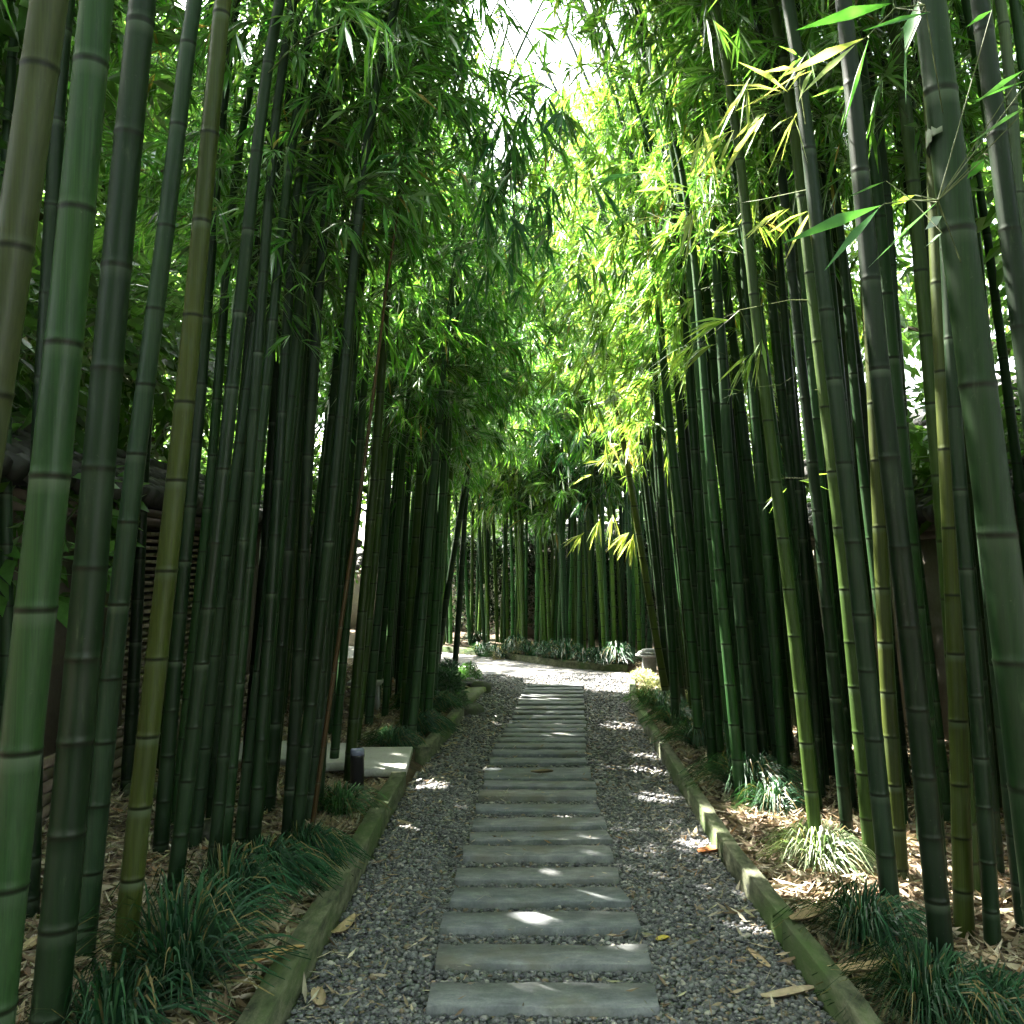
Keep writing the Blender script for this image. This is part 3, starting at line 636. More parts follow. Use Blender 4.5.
RT = [(648, 700, .20, .17, 260, 'grass tuft nearest the stone lantern on the right, half sunlit', (.06, .12, .04)), (662, 712, .22, .20, 330, 'third grass tuft back from the sunlit one, at the foot of slim culms', None), (676, 727, .22, .20, 330, 'dark grass tuft beside the middle of the far right kerb', None),
      (700, 752, .24, .21, 380, 'bushy dark grass tuft second behind the sunlit white tuft', None), (745, 795, .27, .22, 420, 'dark drooping grass tuft just behind the sunlit white tuft', None), (772, 812, .2, .2, 300, 'small grass tuft half in sun between dark and white tufts', None),
      (818, 862, .25, .24, 420, 'grass tuft painted sunlit white at the foot of a green culm', (.17, .21, .12)), (862, 935, .25, .23, 480, 'dark grass tuft between the two front culms on the right', None),  # pale blades of the white tuft: striped leaf plus sunlight painted in
      (925, 1002, .27, .24, 480, 'dark grass tuft in front of the foremost dark culm on the right', None), (985, 1015, .27, .2, 380, 'drooping grass tuft in the bottom right corner', None)]
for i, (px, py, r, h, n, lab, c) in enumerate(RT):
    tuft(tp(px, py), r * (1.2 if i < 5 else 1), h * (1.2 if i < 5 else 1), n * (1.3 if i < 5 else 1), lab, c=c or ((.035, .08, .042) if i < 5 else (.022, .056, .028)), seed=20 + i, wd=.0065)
FT = [(478, 658), (497, 661), (512, 662), (527, 664), (546, 667), (563, 669), (582, 671), (600, 673), (617, 674), (470, 652)]
FN = ['second', 'third', 'fourth', 'fifth', 'sixth', 'seventh', 'eighth', 'ninth', 'tenth', 'first']
for i, (px, py) in enumerate(FT):
    p = gnd(px, py); p = p + np.array([.06, .42, 0])
    tuft(p, .30, .26 + .05 * (i % 3), 260, '%s dark leafy tuft from the left under the far thicket' % FN[i], c=(.016, .050, .024), wd=.014, seed=50 + i, group='tufts along the far kerb', name='grass_tuft')
for i, (px, py, lab) in enumerate([(500, 660, 'left pale dry plant standing out among the far tufts'), (520, 661, 'right pale dry plant standing out among the far tufts')]):
    p = gnd(px, py) + np.array([0, .2, 0]); bush(p, .09, .16, 140, lab, (.42, .38, .26), .09, name='dry_plant', seed=30 + i, cat='plant')
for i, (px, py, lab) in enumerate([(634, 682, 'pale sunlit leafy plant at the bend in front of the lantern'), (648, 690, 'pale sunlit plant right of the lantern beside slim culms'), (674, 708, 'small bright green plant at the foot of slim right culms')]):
    p = gnd(px, py, .08) + np.array([.1, .1, 0]); bush(p, .2, .12, 700, lab, (.22, .25, .16), .045, seed=40 + i, name='leafy_plant', cat='plant')  # pale leaf colour includes the white-out of strong sun

# ------------------------------------------------------------------ dry leaves on the ground
def litter(n, xr, yr, keep, zf, rng, lmin, lmax):
    x = rng.uniform(*xr, n); y_ = rng.uniform(*yr, n); k = keep(sdist(x, y_)); x, y_ = x[k], y_[k]; n = len(x)
    a = rng.uniform(0, 6.28, n); D = np.stack([np.cos(a), np.sin(a), rng.normal(.08, .32, n)], 1); D = unit(D)
    ln = rng.uniform(lmin, lmax, n); z_ = zf(x, y_) + rng.uniform(.004, .03, n)
    pal = np.array([(.29, .235, .155), (.37, .315, .225), (.2, .15, .095), (.46, .41, .31), (.16, .115, .075), (.32, .19, .10), (.29, .28, .17)])
    c = pal[rng.choice(7, n, p=[.26, .2, .19, .1, .16, .02, .07])] * rng.uniform(.6, 1.15, (n, 1))
    return np.stack([x, y_, z_], 1) - D * ln[:, None] * .5, D, ln, ln * rng.uniform(.07, .24, n), c
rs = np.random.default_rng(66); n = 16000
P = np.stack([rs.uniform(-1.15, 3.0, n), 17.75 + rs.normal(0, .16, n), rs.uniform(.08, 1, n) ** .8 * 2.2], 1); P[:, 2] *= 1 + .08 * np.sin(P[:, 0] * 3.1)
Dh = unit(rs.normal(0, 1, (n, 3)) + np.array([0, -.5, .1])); lh = rs.uniform(.07, .14, n)
hd = leaf_mesh('shadow_hedge', P, Dh, lh, lh * .45, np.array([.014, .036, .017]) * rs.uniform(.6, 1.4, (n, 1)), M['tree_leaf'], None, .1, rs, mask=False); tag(hd, 'added dark hedge in deep shade behind the far thicket', 'shadow_hedge')  # dark leaf mass added so the gap behind the thicket reads as deep shadow
rng = np.random.default_rng(21)
parts_ = [litter(24000, (-2.6, -.8), (2.3, 8.5), lambda d: d > .09, bed_h, rng, .05, .15), litter(19000, (1.1, 3.1), (2.3, 8.5), lambda d: d > .06, bed_h, rng, .05, .15), litter(6000, (-2.6, 3.2), (8, 13.5), lambda d: d > .1, bed_h, rng, .07, .17),
          litter(6500, (-1, 1.2), (2.3, 9), lambda d: (d < -.02) & (RG.uniform(size=d.shape) < np.exp(d * 3.0)), lambda x, y: np.full(x.shape, .012), rng, .018, .07),
          litter(260, (-.4, .9), (2.6, 9), lambda d: d < 0, lambda x, y: np.full(x.shape, .040), rng, .015, .06),
          litter(800, (-1, 1.2), (2.3, 9), lambda d: (d < -.01) & (d > -.16), lambda x, y: np.full(x.shape, .012), rng, .04, .13)]
P, D, ln, wd, c = [np.concatenate(q) for q in zip(*parts_)]
o = leaf_mesh('leaf_litter', P, D, ln, wd, c, M['dry'], None, -.08, rng, mask=False, flat=.7); tag(o, kind='stuff', label='dry tan bamboo leaves littering the beds and path edges')
def dry(name, loc, ln, w_, rz, col, label, cat, curl=.25, mt='twig', lift=.0, th=.002):
    n = 12; m = MB(); V = []
    for i in range(n):
        t = i / (n - 1); x = (t - .5) * ln; ww = w_ * (math.sin(math.pi * min(1, t * .85 + .12)) ** .7); zc = curl * ln * ((t - .5) ** 2) + lift
        for k in range(5):
            u = (k - 2) / 2; V.append((x, u * ww / 2, zc + .35 * ww * u * u * (.6 + t)))
    k5 = n * 5; V2 = [(x, y_, z_ + th) for x, y_, z_ in V]
    fs = []
    for i in range(n - 1):
        for k in range(4):
            q = i * 5 + k; fs.append([q, q + 1, q + 6, q + 5][::-1]); fs.append([k5 + q, k5 + q + 1, k5 + q + 6, k5 + q + 5])
    for i in range(n - 1):
        for k in (0, 4): q = i * 5 + k; fs.append([q, q + 5, k5 + q + 5, k5 + q])
    m.add(V + V2, fs, col); o = m.build(name, M[mt], smooth=True); o.location = loc; o.rotation_euler = (0, 0, rz); return tag(o, label, cat)
a, b = gnd(238, 972, .135), gnd(303, 952, .135)
dry('dry_sheath', (a + b) / 2 + np.array([0, 0, .012]), float(np.linalg.norm(b - a)) * 1.05, .045, math.atan2(b[1] - a[1], b[0] - a[0]), (.42, .27, .10), 'curled yellow bamboo sheath lying across the left kerb', 'dry sheath', .05)
dry('dry_sheath', gnd(252, 935, .1) + np.array([0, 0, .02]), .26, .10, -.5, (.24, .19, .12), 'broad grey brown sheath lying in the grass behind the yellow one', 'dry sheath', .2)
dry('dry_leaf', gnd(663, 940, .012), .06, .03, .4, (.45, .36, .06), 'small yellow leaf on the gravel right of the third slab', 'fallen leaf')
dry('dry_leaf', gnd(711, 853, .012), .14, .07, .2, (.5, .2, .08), 'orange brown leaf on the gravel by the right kerb', 'fallen leaf')
dry('dry_leaf', gnd(542, 773, .047), .16, .05, .1, (.14, .10, .05), 'curled brown leaf lying on the deep slab', 'fallen leaf')
dry('dry_sheath', gnd(345, 930, .012), .2, .05, 1.3, (.36, .27, .15), 'curled tan sheath on gravel against the left kerb', 'dry sheath', .5)
dry('dry_sheath', gnd(318, 1000, .012), .13, .05, 1.9, (.40, .31, .20), 'tan leaf pair on gravel near the left kerb end', 'dry sheath', .3)
dry('dry_sheath', gnd(790, 996, .012), .22, .045, .3, (.38, .30, .2), 'long pale sheath on gravel near the bottom right kerb', 'dry sheath', .2)
dry('dry_sheath', gnd(758, 960, .012), .17, .03, 1.8, (.36, .27, .16), 'narrow pale sheath on gravel left of the right kerb joint', 'dry sheath', .2)
dry('dry_sheath', gnd(812, 918, .11), .24, .07, .6, (.27, .2, .11), 'brown sheath behind the right kerb beside a dark tuft', 'dry sheath', .3)
dry('dry_sheath', gnd(868, 972, .1), .28, .06, .1, (.30, .22, .12), 'brown sheath below the foremost right bamboo', 'dry sheath', .2)
dry('dry_leaf', gnd(33, 955, .1) + np.array([0, 0, .03]), .12, .05, 1.5, (.34, .27, .14), 'pale tan leaf propped between the two left front culms', 'fallen leaf', .3)

# ------------------------------------------------------------------ garden walls and houses
def garden_wall(label, x0, y0, x1, y1, h, panels, mtl, cope=True, base_h=.5, cat='garden wall'):
    """wall along a straight line; panels: (start, end, 'plain' or 'lattice') along its length"""
    L_ = math.hypot(x1 - x0, y1 - y0); rz = math.atan2(y1 - y0, x1 - x0)
    w_ = empty('garden_wall', (x0, y0, 0), rz); tag(w_, label, cat); th = .10
    m = MB(); bh = base_h / 7
    for c_ in range(7):
        u = -(.12 if c_ % 2 else 0)
        while u < L_:
            l = min(.245, L_ - u)
            if l > .03 and u > -.2:
                g_ = RG.uniform(.7, 1.2); m.box((u + l / 2, 0, (c_ + .5) * bh), (l / 2 - .004, th + .012 + RG.normal(0, .001), bh / 2 - .004), bev=.004, col=(g_ * .8, g_ * .72, g_ * .66))
            u += .25
    m.box((L_ / 2, 0, base_h / 2), (L_ / 2, th - .01, base_h / 2 - .002)); m.build('brick_base', M['brick'], w_)
    for a, b, kind in panels:
        if kind == 'plain':
            m = MB(); nseg = max(1, int((b - a) / .8))
            m.box(((a + b) / 2, 0, (base_h + h - .14) / 2), ((b - a) / 2, th, (h - .14 - base_h) / 2 - .001)); m.build('plaster_panel', M[mtl], w_)
        else:
            m = MB(); z_ = base_h + .02; row = 0
            while z_ < h - .17:
                u = a + (.0 if row % 2 else .085)
                while u < b - .05:
                    g_ = RG.uniform(.75, 1.25); m.box((u + .055, RG.normal(0, .006), z_), (.055, th * .8, .012), rz=RG.normal(0, .05), bev=.003, col=(g_, g_ * .95, g_ * .88)); u += .17
                z_ += .050; row += 1
            m.build('lattice_panel', M['brick'], w_)
            m = MB(); m.box(((a + b) / 2, th * .8, (base_h + h - .14) / 2), ((b - a) / 2, .012, (h - .14 - base_h) / 2 - .002)); m.build('lattice_shade_sheet', M['metal'], w_)  # black sheet added so the lattice openings read as dark void
    m = MB(); m.box((L_ / 2, 0, h - .11), (L_ / 2 + .02, th + .03, .028), bev=.006); m.box((L_ / 2, 0, h - .055), (L_ / 2 + .02, th + .07, .026), bev=.006); m.build('cornice', M[mtl], w_)
    if cope:
        m = MB(); n = int(L_ / .15)
        for s_ in (-1, 1):
            for k in range(n):
                u = (k + .5) * L_ / n
                for q in range(3):
                    y_a, y_b = s_ * (.06 + q * .11), s_ * (.06 + (q + 1) * .11 + .03); za, zb = h + .21 - q * .068 + .012, h + .21 - (q + 1) * .068
                    g_ = RG.uniform(.6, 1.5); m.tube([(u, y_a, za), (u, y_b, zb)], [.052, .06], 8, col=(g_, g_, g_ * .97))
        m.build('tile_rows', M['tile'], w_)
        m = MB(); m.box((L_ / 2, 0, h + .09), (L_ / 2, .20, .10)); m.box((L_ / 2, 0, h + .24), (L_ / 2 + .02, .07, .06), bev=.015)
        for k in range(int(L_ / .3)): m.tube([(k * .3, 0, h + .315), (k * .3 + .29, 0, h + .315)], [.05, .055], 8)
        m.build('ridge', M['tile'], w_)
    return w_
garden_wall('brown garden wall with brick lattice and tiled coping behind the left bamboo', -2.65, 2.2, -2.65, 9.1, 1.92, [(0, 3.75, 'plain'), (3.75, 6.5, 'lattice'), (6.5, 6.9, 'plain')], 'plaster_dark', base_h=.46)
garden_wall('pale plaster garden wall with tiled coping, beyond the brown lattice wall', -2.62, 9.12, -2.62, 13.2, 1.80, [(0, 2.2, 'plain'), (2.2, 2.9, 'lattice'), (2.9, 4.08, 'plain')], 'plaster', base_h=.12)
garden_wall('beige garden wall behind the right bamboo', 3.35, 18.0, 3.35, 2.2, 1.85, [(0, 15.8, 'plain')], 'plaster_grey', base_h=.2)
garden_wall('taupe end wall behind the far thicket', -.2, 18.4, 3.2, 18.4, 2.0, [(0, 3.4, 'plain')], 'plaster_dark', base_h=.1)
garden_wall('beige sunlit end wall with coping past the left bend', -9, 20.6, -.8, 20.6, 1.45, [(0, 8.2, 'plain')], 'plaster', base_h=.1)
def house(label, x0, y0, x1, y1, h, mtl='white_wall'):
    hs = empty('house', ((x0 + x1) / 2, (y0 + y1) / 2, 0)); tag(hs, label, 'house'); hx, hy = (x1 - x0) / 2, (y1 - y0) / 2
    m = MB(); m.box((0, 0, h / 2), (hx, hy, h / 2)); m.build('wall', M[mtl], hs)
    m = MB(); o_ = .5; V = [(-hx - o_, -hy - o_, h + .003), (hx + o_, -hy - o_, h + .003), (hx + o_, hy + o_, h + .003), (-hx - o_, hy + o_, h + .003), (-hx - o_, -hy - o_, h + .14), (hx + o_, -hy - o_, h + .14), (hx + o_, hy + o_, h + .14), (-hx - o_, hy + o_, h + .14), (0, -hy * .5, h + 1.4), (0, hy * .5, h + 1.4)]
    m.add(V, [[3, 2, 1, 0], [0, 1, 5, 4], [1, 2, 6, 5], [2, 3, 7, 6], [3, 0, 4, 7], [4, 5, 8], [5, 6, 9, 8], [6, 7, 9], [7, 4, 8, 9]])
    for s_ in (-1, 1):
        n = int(2 * hy / .3)
        for k in range(n):
            u = -hy + (k + .5) * 2 * hy / n; m.tube([(s_ * (hx + o_), u, h + .17), (s_ * hx * .5, u * .8, h + .17 + (1.24) * (hx + o_ - hx * .5) / (hx + o_))], .06, 6)
    m.build('roof', M['tile'], hs)
    for k, u in enumerate(np.arange(-hy + 1.2, hy - .8, 2.2)):
        m = MB(); m.box((-hx - .01, u, 1.5), (.035, .5, .6), bev=.01); f = m.build('window', M['timber'], hs)
        m = MB(); m.box((-hx - .05, u, 1.5), (.008, .43, .53)); m.build('pane', M['lens'], f)
house('white house with dark tiled roof beyond the right garden wall', 5.2, 8.6, 9.5, 15.5, 2.95)
house('white house far behind the far thicket', -3.6, 26.5, 1.5, 31, 3.4)
house('white house showing between culms beyond the left pale wall', -10.5, 10, -6.4, 17, 3.0)

# ------------------------------------------------------------------ broadleaf trees beyond the walls
def tree(loc, h, rx, nleaf, label, c, seed, zlow=1.6, ls=.13):
    rs = np.random.default_rng(seed + 900); t = empty('broadleaf_tree', (loc[0], loc[1], 0)); tag(t, label, 'tree', 'trees beyond the garden walls')
    m = MB(); m.tube([(0, 0, -.1), (.05, .02, h * .25), (-.04, .05, h * .5), (.05, 0, h * .8)], [.16, .13, .10, .03], 10)
    cl = []
    for k in range(40):
        a = rs.uniform(0, 6.28); z_ = zlow + (h - zlow) * rs.uniform(0, 1); rr = rx * math.sin(math.pi * min(.97, (z_ - zlow) / (h - zlow) * .75 + .2)) * rs.uniform(.35, 1.0)
        e = np.array([rr * math.cos(a), rr * math.sin(a), z_]); cl.append(e); z0_ = max(.8, z_ - rs.uniform(.5, 1.4)); z0_ = min(z0_, h * .8)
        m.tube([(0, 0, z0_), (e[0] * .5, e[1] * .5, (z0_ + z_) / 2 + .1), tuple(e)], [.05, .03, .012], 6)
    m.build('trunk', M['bark'], t, True)
    cl = np.array(cl); idx = rs.integers(0, len(cl), nleaf); q = unit(rs.normal(0, 1, (nleaf, 3))) * (rs.uniform(0, 1, nleaf) ** .5)[:, None] * np.array([.95, .95, .62]) * rx * .42
    P = cl[idx] + q; D = unit(q + rs.normal(0, .35, (nleaf, 3)) + np.array([0, 0, -.2])); ln = ls * rs.uniform(.7, 1.3, nleaf)
    tone = rs.uniform(.7, 1.35, len(cl)); col = np.array(c) * tone[idx][:, None] * rs.uniform(.75, 1.25, (nleaf, 1))
    o0 = np.array([loc[0], loc[1], 0.0]); leaf_mesh('crown', P + o0, D, ln, ln * .42, col, M['tree_leaf'], t, .12, rs, origin=o0)
TR = [(-4.3, 4.6, 6.2, 1.7, 'green leafy tree nearest the camera beyond the brown left wall', (.05, .12, .03)), (-4.6, 7.6, 6.8, 1.9, 'green leafy tree beyond the lattice panel of the left wall', (.06, .14, .03)), (-4.4, 10.6, 6.5, 1.8, 'green leafy tree beyond the pale left wall', (.055, .125, .03)),
      (-6.6, 6.4, 8.5, 2.3, 'tall tree in the second row beyond the left lattice wall', (.07, .15, .03)), (-5.6, 15.2, 7, 2.1, 'tree past the end of the left pale wall', (.07, .15, .035)),
      (4.9, 4.3, 6.0, 1.7, 'green tree nearest the camera beyond the right wall', (.06, .13, .03)), (4.7, 7.0, 6.4, 1.6, 'green tree beyond the right wall before the white house', (.06, .14, .03)), (5.2, 17.6, 7.5, 2.2, 'green tree past the white house on the right', (.07, .15, .03)),
      (1.8, 22.5, 10.0, 2.8, 'tall tree directly behind the far thicket', (.07, .15, .035)), (-2.9, 23.6, 10.8, 2.8, 'tall tree behind the beige end wall, left of the thicket', (.08, .17, .035)), (-6.2, 22.4, 7.5, 2.4, 'tree at the far left behind the beige end wall', (.07, .15, .035)), (5.2, 23.5, 11, 2.8, 'tall tree behind the taupe end wall on the right', (.075, .16, .035))]
TR += [(-4.7, 19.0, 7.2, 2.3, 'added shade tree standing in front of the beige end wall left of the thicket', (.07, .15, .035)), (-4.2, .5, 6.5, 2.0, 'added unseen tree outside the left wall level with the photographer', (.05, .12, .03)), (4.6, .6, 6.5, 2.0, 'added unseen tree outside the right wall level with the photographer', (.05, .12, .03)), (-2.6, -5.5, 6.5, 2.4, 'added unseen tree left of the path behind the photographer', (.05, .12, .03)),  # added trees: the first shades the bend, the others are unseen sky blockers
       (2.4, -5.2, 6.5, 2.4, 'added unseen tree right of the path behind the photographer', (.05, .12, .03)), (-.2, -8.5, 7, 2.6, 'added unseen tree at the end of the path behind the photographer', (.05, .12, .03))]  # unseen trees added to block open sky from behind
for i, (x, y, h, rx, lab, c) in enumerate(TR): tree((x, y), h * (1.2 if x < 0 and y < 17 else 1.3), rx * 1.25, 30000 if (x < 0 and 0 < y < 12) else 15000, lab, c, i, 1.3, .17 if y < 12 else (.25 if h > 9.5 else .2))

# ------------------------------------------------------------------ bamboo surveyed from the photograph
def surveyed(fx, fy, tx, ty, wpx, tint, label, H=8.0, D=None, **kw):
    """foot pixel, a second pixel higher on the same culm, width in pixels"""
    foot = gnd(fx, fy, .06); 
    if D: foot = at(fx, fy, D); foot[2] = .06
    foot[2] = bz(foot[0], foot[1]) - .01
    t = at(tx, ty, foot[1]); lean = ((t[0] - foot[0]) / (t[2] - foot[2]), kw.pop('ly', 0.0))
    r0 = wpx * foot[1] / F / 2
    kw.setdefault('sides', 28 if wpx > 13 else 14)
    kw.setdefault('seed', int(fx * 7 + fy))
    b = bamboo(foot, lean, r0, H, tint, label=label, **kw)
    return b
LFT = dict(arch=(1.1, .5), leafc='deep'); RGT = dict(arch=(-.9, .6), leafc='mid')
FG = 'front bamboo culms of the left grove'; FR = 'front bamboo culms of the right grove'
B = {}
B['L1'] = surveyed(-155, 1330, 48, 0, 42, 'tan', 'brownish tan bamboo culm cut by the left edge of the photo', group=FG, z0=4.2, inter=.36, **LFT)
B['L2'] = surveyed(-22, 1170, 97, 0, 40, 'grassy green', 'thickest bright green bamboo culm second from the left edge', group=FG, z0=4.0, inter=.40, **LFT)
B['L3'] = surveyed(46, 1055, 143, 0, 34, 'dark green', 'thick dark bamboo culm between the bright green and the slate culms', group=FG, z0=4.1, inter=.36, **LFT)
B['L4'] = surveyed(82, 968, 188, 0, 21, 'slate green', 'slate green bamboo culm just left of the yellow olive one', group=FG, z0=4.2, **LFT)
B['L5'] = surveyed(119, 1008, 225, 0, 22, 'yellow olive', 'yellow olive bamboo culm rising from the big grass tuft on the left', group=FG, z0=4.1, inter=.32, **LFT)
B['L6'] = surveyed(170, 932, 276, 0, 15.5, 'dark green', 'dark bamboo culm standing behind the big grass tuft, right of the yellow olive one', group=FG, z0=4.2, **LFT)
B['L7'] = surveyed(212, 893, 287, 0, 12.5, 'dark green', 'dark bamboo culm with a pale scar near its foot', group=FG, z0=3.8, **LFT)
B['L8'] = surveyed(222, 868, 302, 0, 12.5, 'deep green', 'deep green bamboo culm close behind the scarred dark one', group=FG, z0=3.8, **LFT)
B['L9'] = surveyed(240, 848, 326, 60, 13, 'slate green', 'slate bamboo culm with a bright rim leaning right, in the left grove', group=FG, z0=3.7, **LFT)
B['L10'] = surveyed(287, 848, 332, 100, 13, 'dark green', 'dark upright bamboo culm beside the orange brown one', group=FG, z0=3.4, **LFT)
B['L11'] = surveyed(311, 838, 378, 350, 5.0, 'orange brown', 'thin dead orange brown bamboo culm near the black bollard light', group=FG, z0=6.6, H=4.2, arch=(.2, .1), leafc='deep')
B['L12'] = surveyed(333, 768, 372, 300, 9, 'deep green', 'slim bamboo culm growing through the striped tuft by the bollard light', group=FG, z0=3.2, **LFT)
B['L13'] = surveyed(28, 925, 58, 0, 19, 'dark green', 'dark bamboo culm half hidden behind the tan and the bright green culms', group=FG, z0=3.9, **LFT)
B['L14'] = surveyed(6, 880, 6, 0, 13, 'slate green', 'thin slate culm at the very left edge', group=FG, z0=3.9, **LFT)
B['L15'] = surveyed(257, 826, 318, 120, 10, 'deep green', 'bamboo culm right behind the bright rimmed leaning one', group=FG, z0=3.5, **LFT)
B['L16'] = surveyed(159, 775, 205, 300, 10, 'olive green', 'olive culm standing in front of the lattice wall', group=FG, z0=3.5, **LFT)
B['L17'] = surveyed(196, 785, 238, 300, 9, 'dark green', 'dark culm against the right half of the lattice', group=FG, z0=3.5, **LFT)
B['L18'] = surveyed(126, 800, 160, 250, 12, 'dark green', 'dark culm before the left end of the lattice', group=FG, z0=3.5, **LFT)
B['L19'] = surveyed(274, 775, 316, 300, 9, 'olive green', 'olive culm standing on the sunlit side slabs', group=FG, z0=3.2, **LFT)
B['LC1'] = surveyed(434, 684, 477, 406, 6.5, 'dark green', 'lone dark culm leaning right over the bend', group=FG, z0=4.2, H=8, arch=(.8, .2), leafc='mid')
B['LC2'] = surveyed(454, 676, 464, 540, 6, 'dark green', 'lone short dark culm at the inner corner of the bend', group=FG, z0=3.0, H=6.5, arch=(.3, .2), leafc='mid')
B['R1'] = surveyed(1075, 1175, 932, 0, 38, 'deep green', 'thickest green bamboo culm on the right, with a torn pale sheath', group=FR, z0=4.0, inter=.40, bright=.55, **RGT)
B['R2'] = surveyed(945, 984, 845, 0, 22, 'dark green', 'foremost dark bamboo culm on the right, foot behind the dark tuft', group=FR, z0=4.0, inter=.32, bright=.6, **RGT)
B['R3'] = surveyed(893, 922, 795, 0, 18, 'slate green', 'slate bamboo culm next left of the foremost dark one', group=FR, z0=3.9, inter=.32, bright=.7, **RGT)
B['R4'] = surveyed(873, 868, 802, 160, 15, 'olive green', 'bamboo culm with a sunlit left flank beside the slate one', group=FR, z0=3.6, **RGT)
B['R5'] = surveyed(901, 880, 855, 150, 15, 'yellow olive', 'pale sunlit olive bamboo culm between the slate and dark ones', group=FR, z0=3.7, **RGT)
B['R6'] = surveyed(964, 926, 938, 200, 18, 'yellow olive', 'yellow olive bamboo culm with clear rings, right of the foremost dark one', group=FR, z0=3.8, **RGT)
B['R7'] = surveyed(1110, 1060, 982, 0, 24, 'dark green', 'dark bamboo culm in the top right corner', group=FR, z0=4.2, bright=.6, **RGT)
B['R8'] = surveyed(1075, 960, 1004, 60, 14, 'pale grey green', 'pale grey culm behind the dark one in the top right corner', group=FR, z0=4.0, **RGT)
B['R9'] = surveyed(993, 940, 958, 400, 15, 'dark green', 'dark culm behind the thickest right one, right of the yellow olive one', group=FR, z0=3.9, **RGT)
B['R10'] = surveyed(819, 866, 763, 350, 13, 'olive green', 'green bamboo culm rising out of the sunlit white tuft', group=FR, z0=3.6, **RGT)
B['R11'] = surveyed(785, 803, 752, 350, 10, 'deep green', 'deep green culm at the edge of the tuft behind the white one', group=FR, z0=3.3, **RGT)
B['R12'] = surveyed(767, 792, 720, 330, 10, 'dark green', 'dark culm left of the deep green one behind the white tuft', group=FR, z0=3.2, **RGT)
B['R13'] = surveyed(753, 765, 712, 380, 9, 'dark green', 'dark culm in the right grove above the drooping tuft', group=FR, z0=3.1, **RGT)
B['R14'] = surveyed(733, 752, 690, 380, 8.5, 'deep green', 'slim green culm right of the bushy dark tuft', group=FR, z0=3.0, **RGT)
B['R15'] = surveyed(717, 740, 682, 400, 8, 'dark green', 'slim dark culm behind the bushy dark tuft', group=FR, z0=3.0, **RGT)
B['R16'] = surveyed(697, 722, 664, 400, 8, 'deep green', 'slim culm beside the far right kerb, third from its tip', group=FR, z0=3.0, **RGT)
B['R17'] = surveyed(684, 712, 641, 380, 8, 'deep green', 'slim culm beside the far right kerb, second from its tip', group=FR, z0=3.0, **RGT)
B['R18'] = surveyed(668, 702, 606, 350, 7.5, 'yellow olive', 'yellow leaning culm at the bend beside the stone lantern', group=FR, z0=3.6, H=8, arch=(-.6, .2), leafc='bright')
B['R19'] = surveyed(671, 694, 627, 350, 7, 'grassy green', 'green culm leaning left just behind the yellow one by the lantern', group=FR, z0=3.4, H=8, arch=(-.6, .2), leafc='bright')
B['R20'] = surveyed(848, 845, 800, 330, 12, 'dark green', 'dark culm behind the one with the sunlit flank', group=FR, z0=3.5, **RGT)
B['R21'] = surveyed(925, 850, 890, 300, 13, 'slate green', 'slate culm behind the pale sunlit olive one', group=FR, z0=3.6, **RGT)

for i, (x, y) in enumerate([(-1.25, 1.3), (-1.7, .6), (1.7, 1.2), (1.55, .3)]):  # unseen culms added to keep sky light off the near culms
    b = bamboo((x, y, bz(x, y)), (-.07 * np.sign(x), 0), .042, 9, 'deep green', z0=2.6, arch=(-1.0 * np.sign(x), .3), leafc='deep', seed=900 + i, group='unseen bamboo added beside the photographer', nleaf=1.0, sides=12); b.fixed = False
# rows behind, placed freely inside the beds with a minimum spacing
TAKEN = [b.foot[:2] for b in BAMB]
KEYS = [gnd(805, 862, .17), gnd(822, 858, .17), gnd(840, 862, .17), gnd(818, 838, .1), gnd(800, 838, .1), gnd(838, 845, .1), gnd(912, 868, .1), gnd(925, 895, .1)] + [at(x, y, D) for x, y, D in [(840, 440, 4.45), (868, 760, 4.45), (855, 640, 4.45), (896, 740, 4.2), (888, 600, 4.2), (880, 440, 4.2), (720, 370, 4.5), (700, 215, 4.2), (760, 110, 3.2)]]
def blocks(p, q):
    """would a culm at p stand in the beam that reaches q"""
    d = p - q[:2]; h = SUN[:2] / np.linalg.norm(SUN[:2]); t = d @ h
    return .15 < t < 5 and abs(d[0] * h[1] - d[1] * h[0]) < .10
def scatter(n, xr, yr, rng, dmin, ok):
    out = []; tries = 0
    while len(out) < n and tries < 20000:
        tries += 1; p = np.array([rng.uniform(*xr), rng.uniform(*yr)])
        if not ok(p) or any(blocks(p, q) for q in KEYS): continue
        if all(np.hypot(*(p - q)) > dmin for q in TAKEN): TAKEN.append(p); out.append(p)
    return out
def sd1(p): return float(sdist(np.array([p[0]]), np.array([p[1]]))[0])
rng = np.random.default_rng(77)
TN = ['deep green', 'dark green', 'slate green', 'olive green', 'grassy green']
def free(p, side, group, leafc, ac, H, z0, dens=1.0, tp_=(.36, .3, .14, .14, .06), lean=(.045, .10), nleaf=1.0, blen=1.0, lscale=1.0, bright=1.0, rmul=1.0):
    f = np.array([p[0], p[1], bz(p[0], p[1]) - .01]); far = p[1]
    b = bamboo(f, (side * rng.uniform(*lean), rng.normal(0, .015)), rng.uniform(.03, .043) * rmul, H * rng.uniform(.85, 1.1), TN[rng.choice(5, p=tp_)], z0=z0 + rng.uniform(-.35, .5), arch=(side * rng.uniform(*ac), rng.normal(.2, .3)),
               sides=16 if far < 6 else 10, leafc=leafc, seed=int(rng.integers(1e6)), group=group, dens=dens, nleaf=nleaf, blen=blen, lscale=lscale, bright=bright)
    b.fixed = False; return b
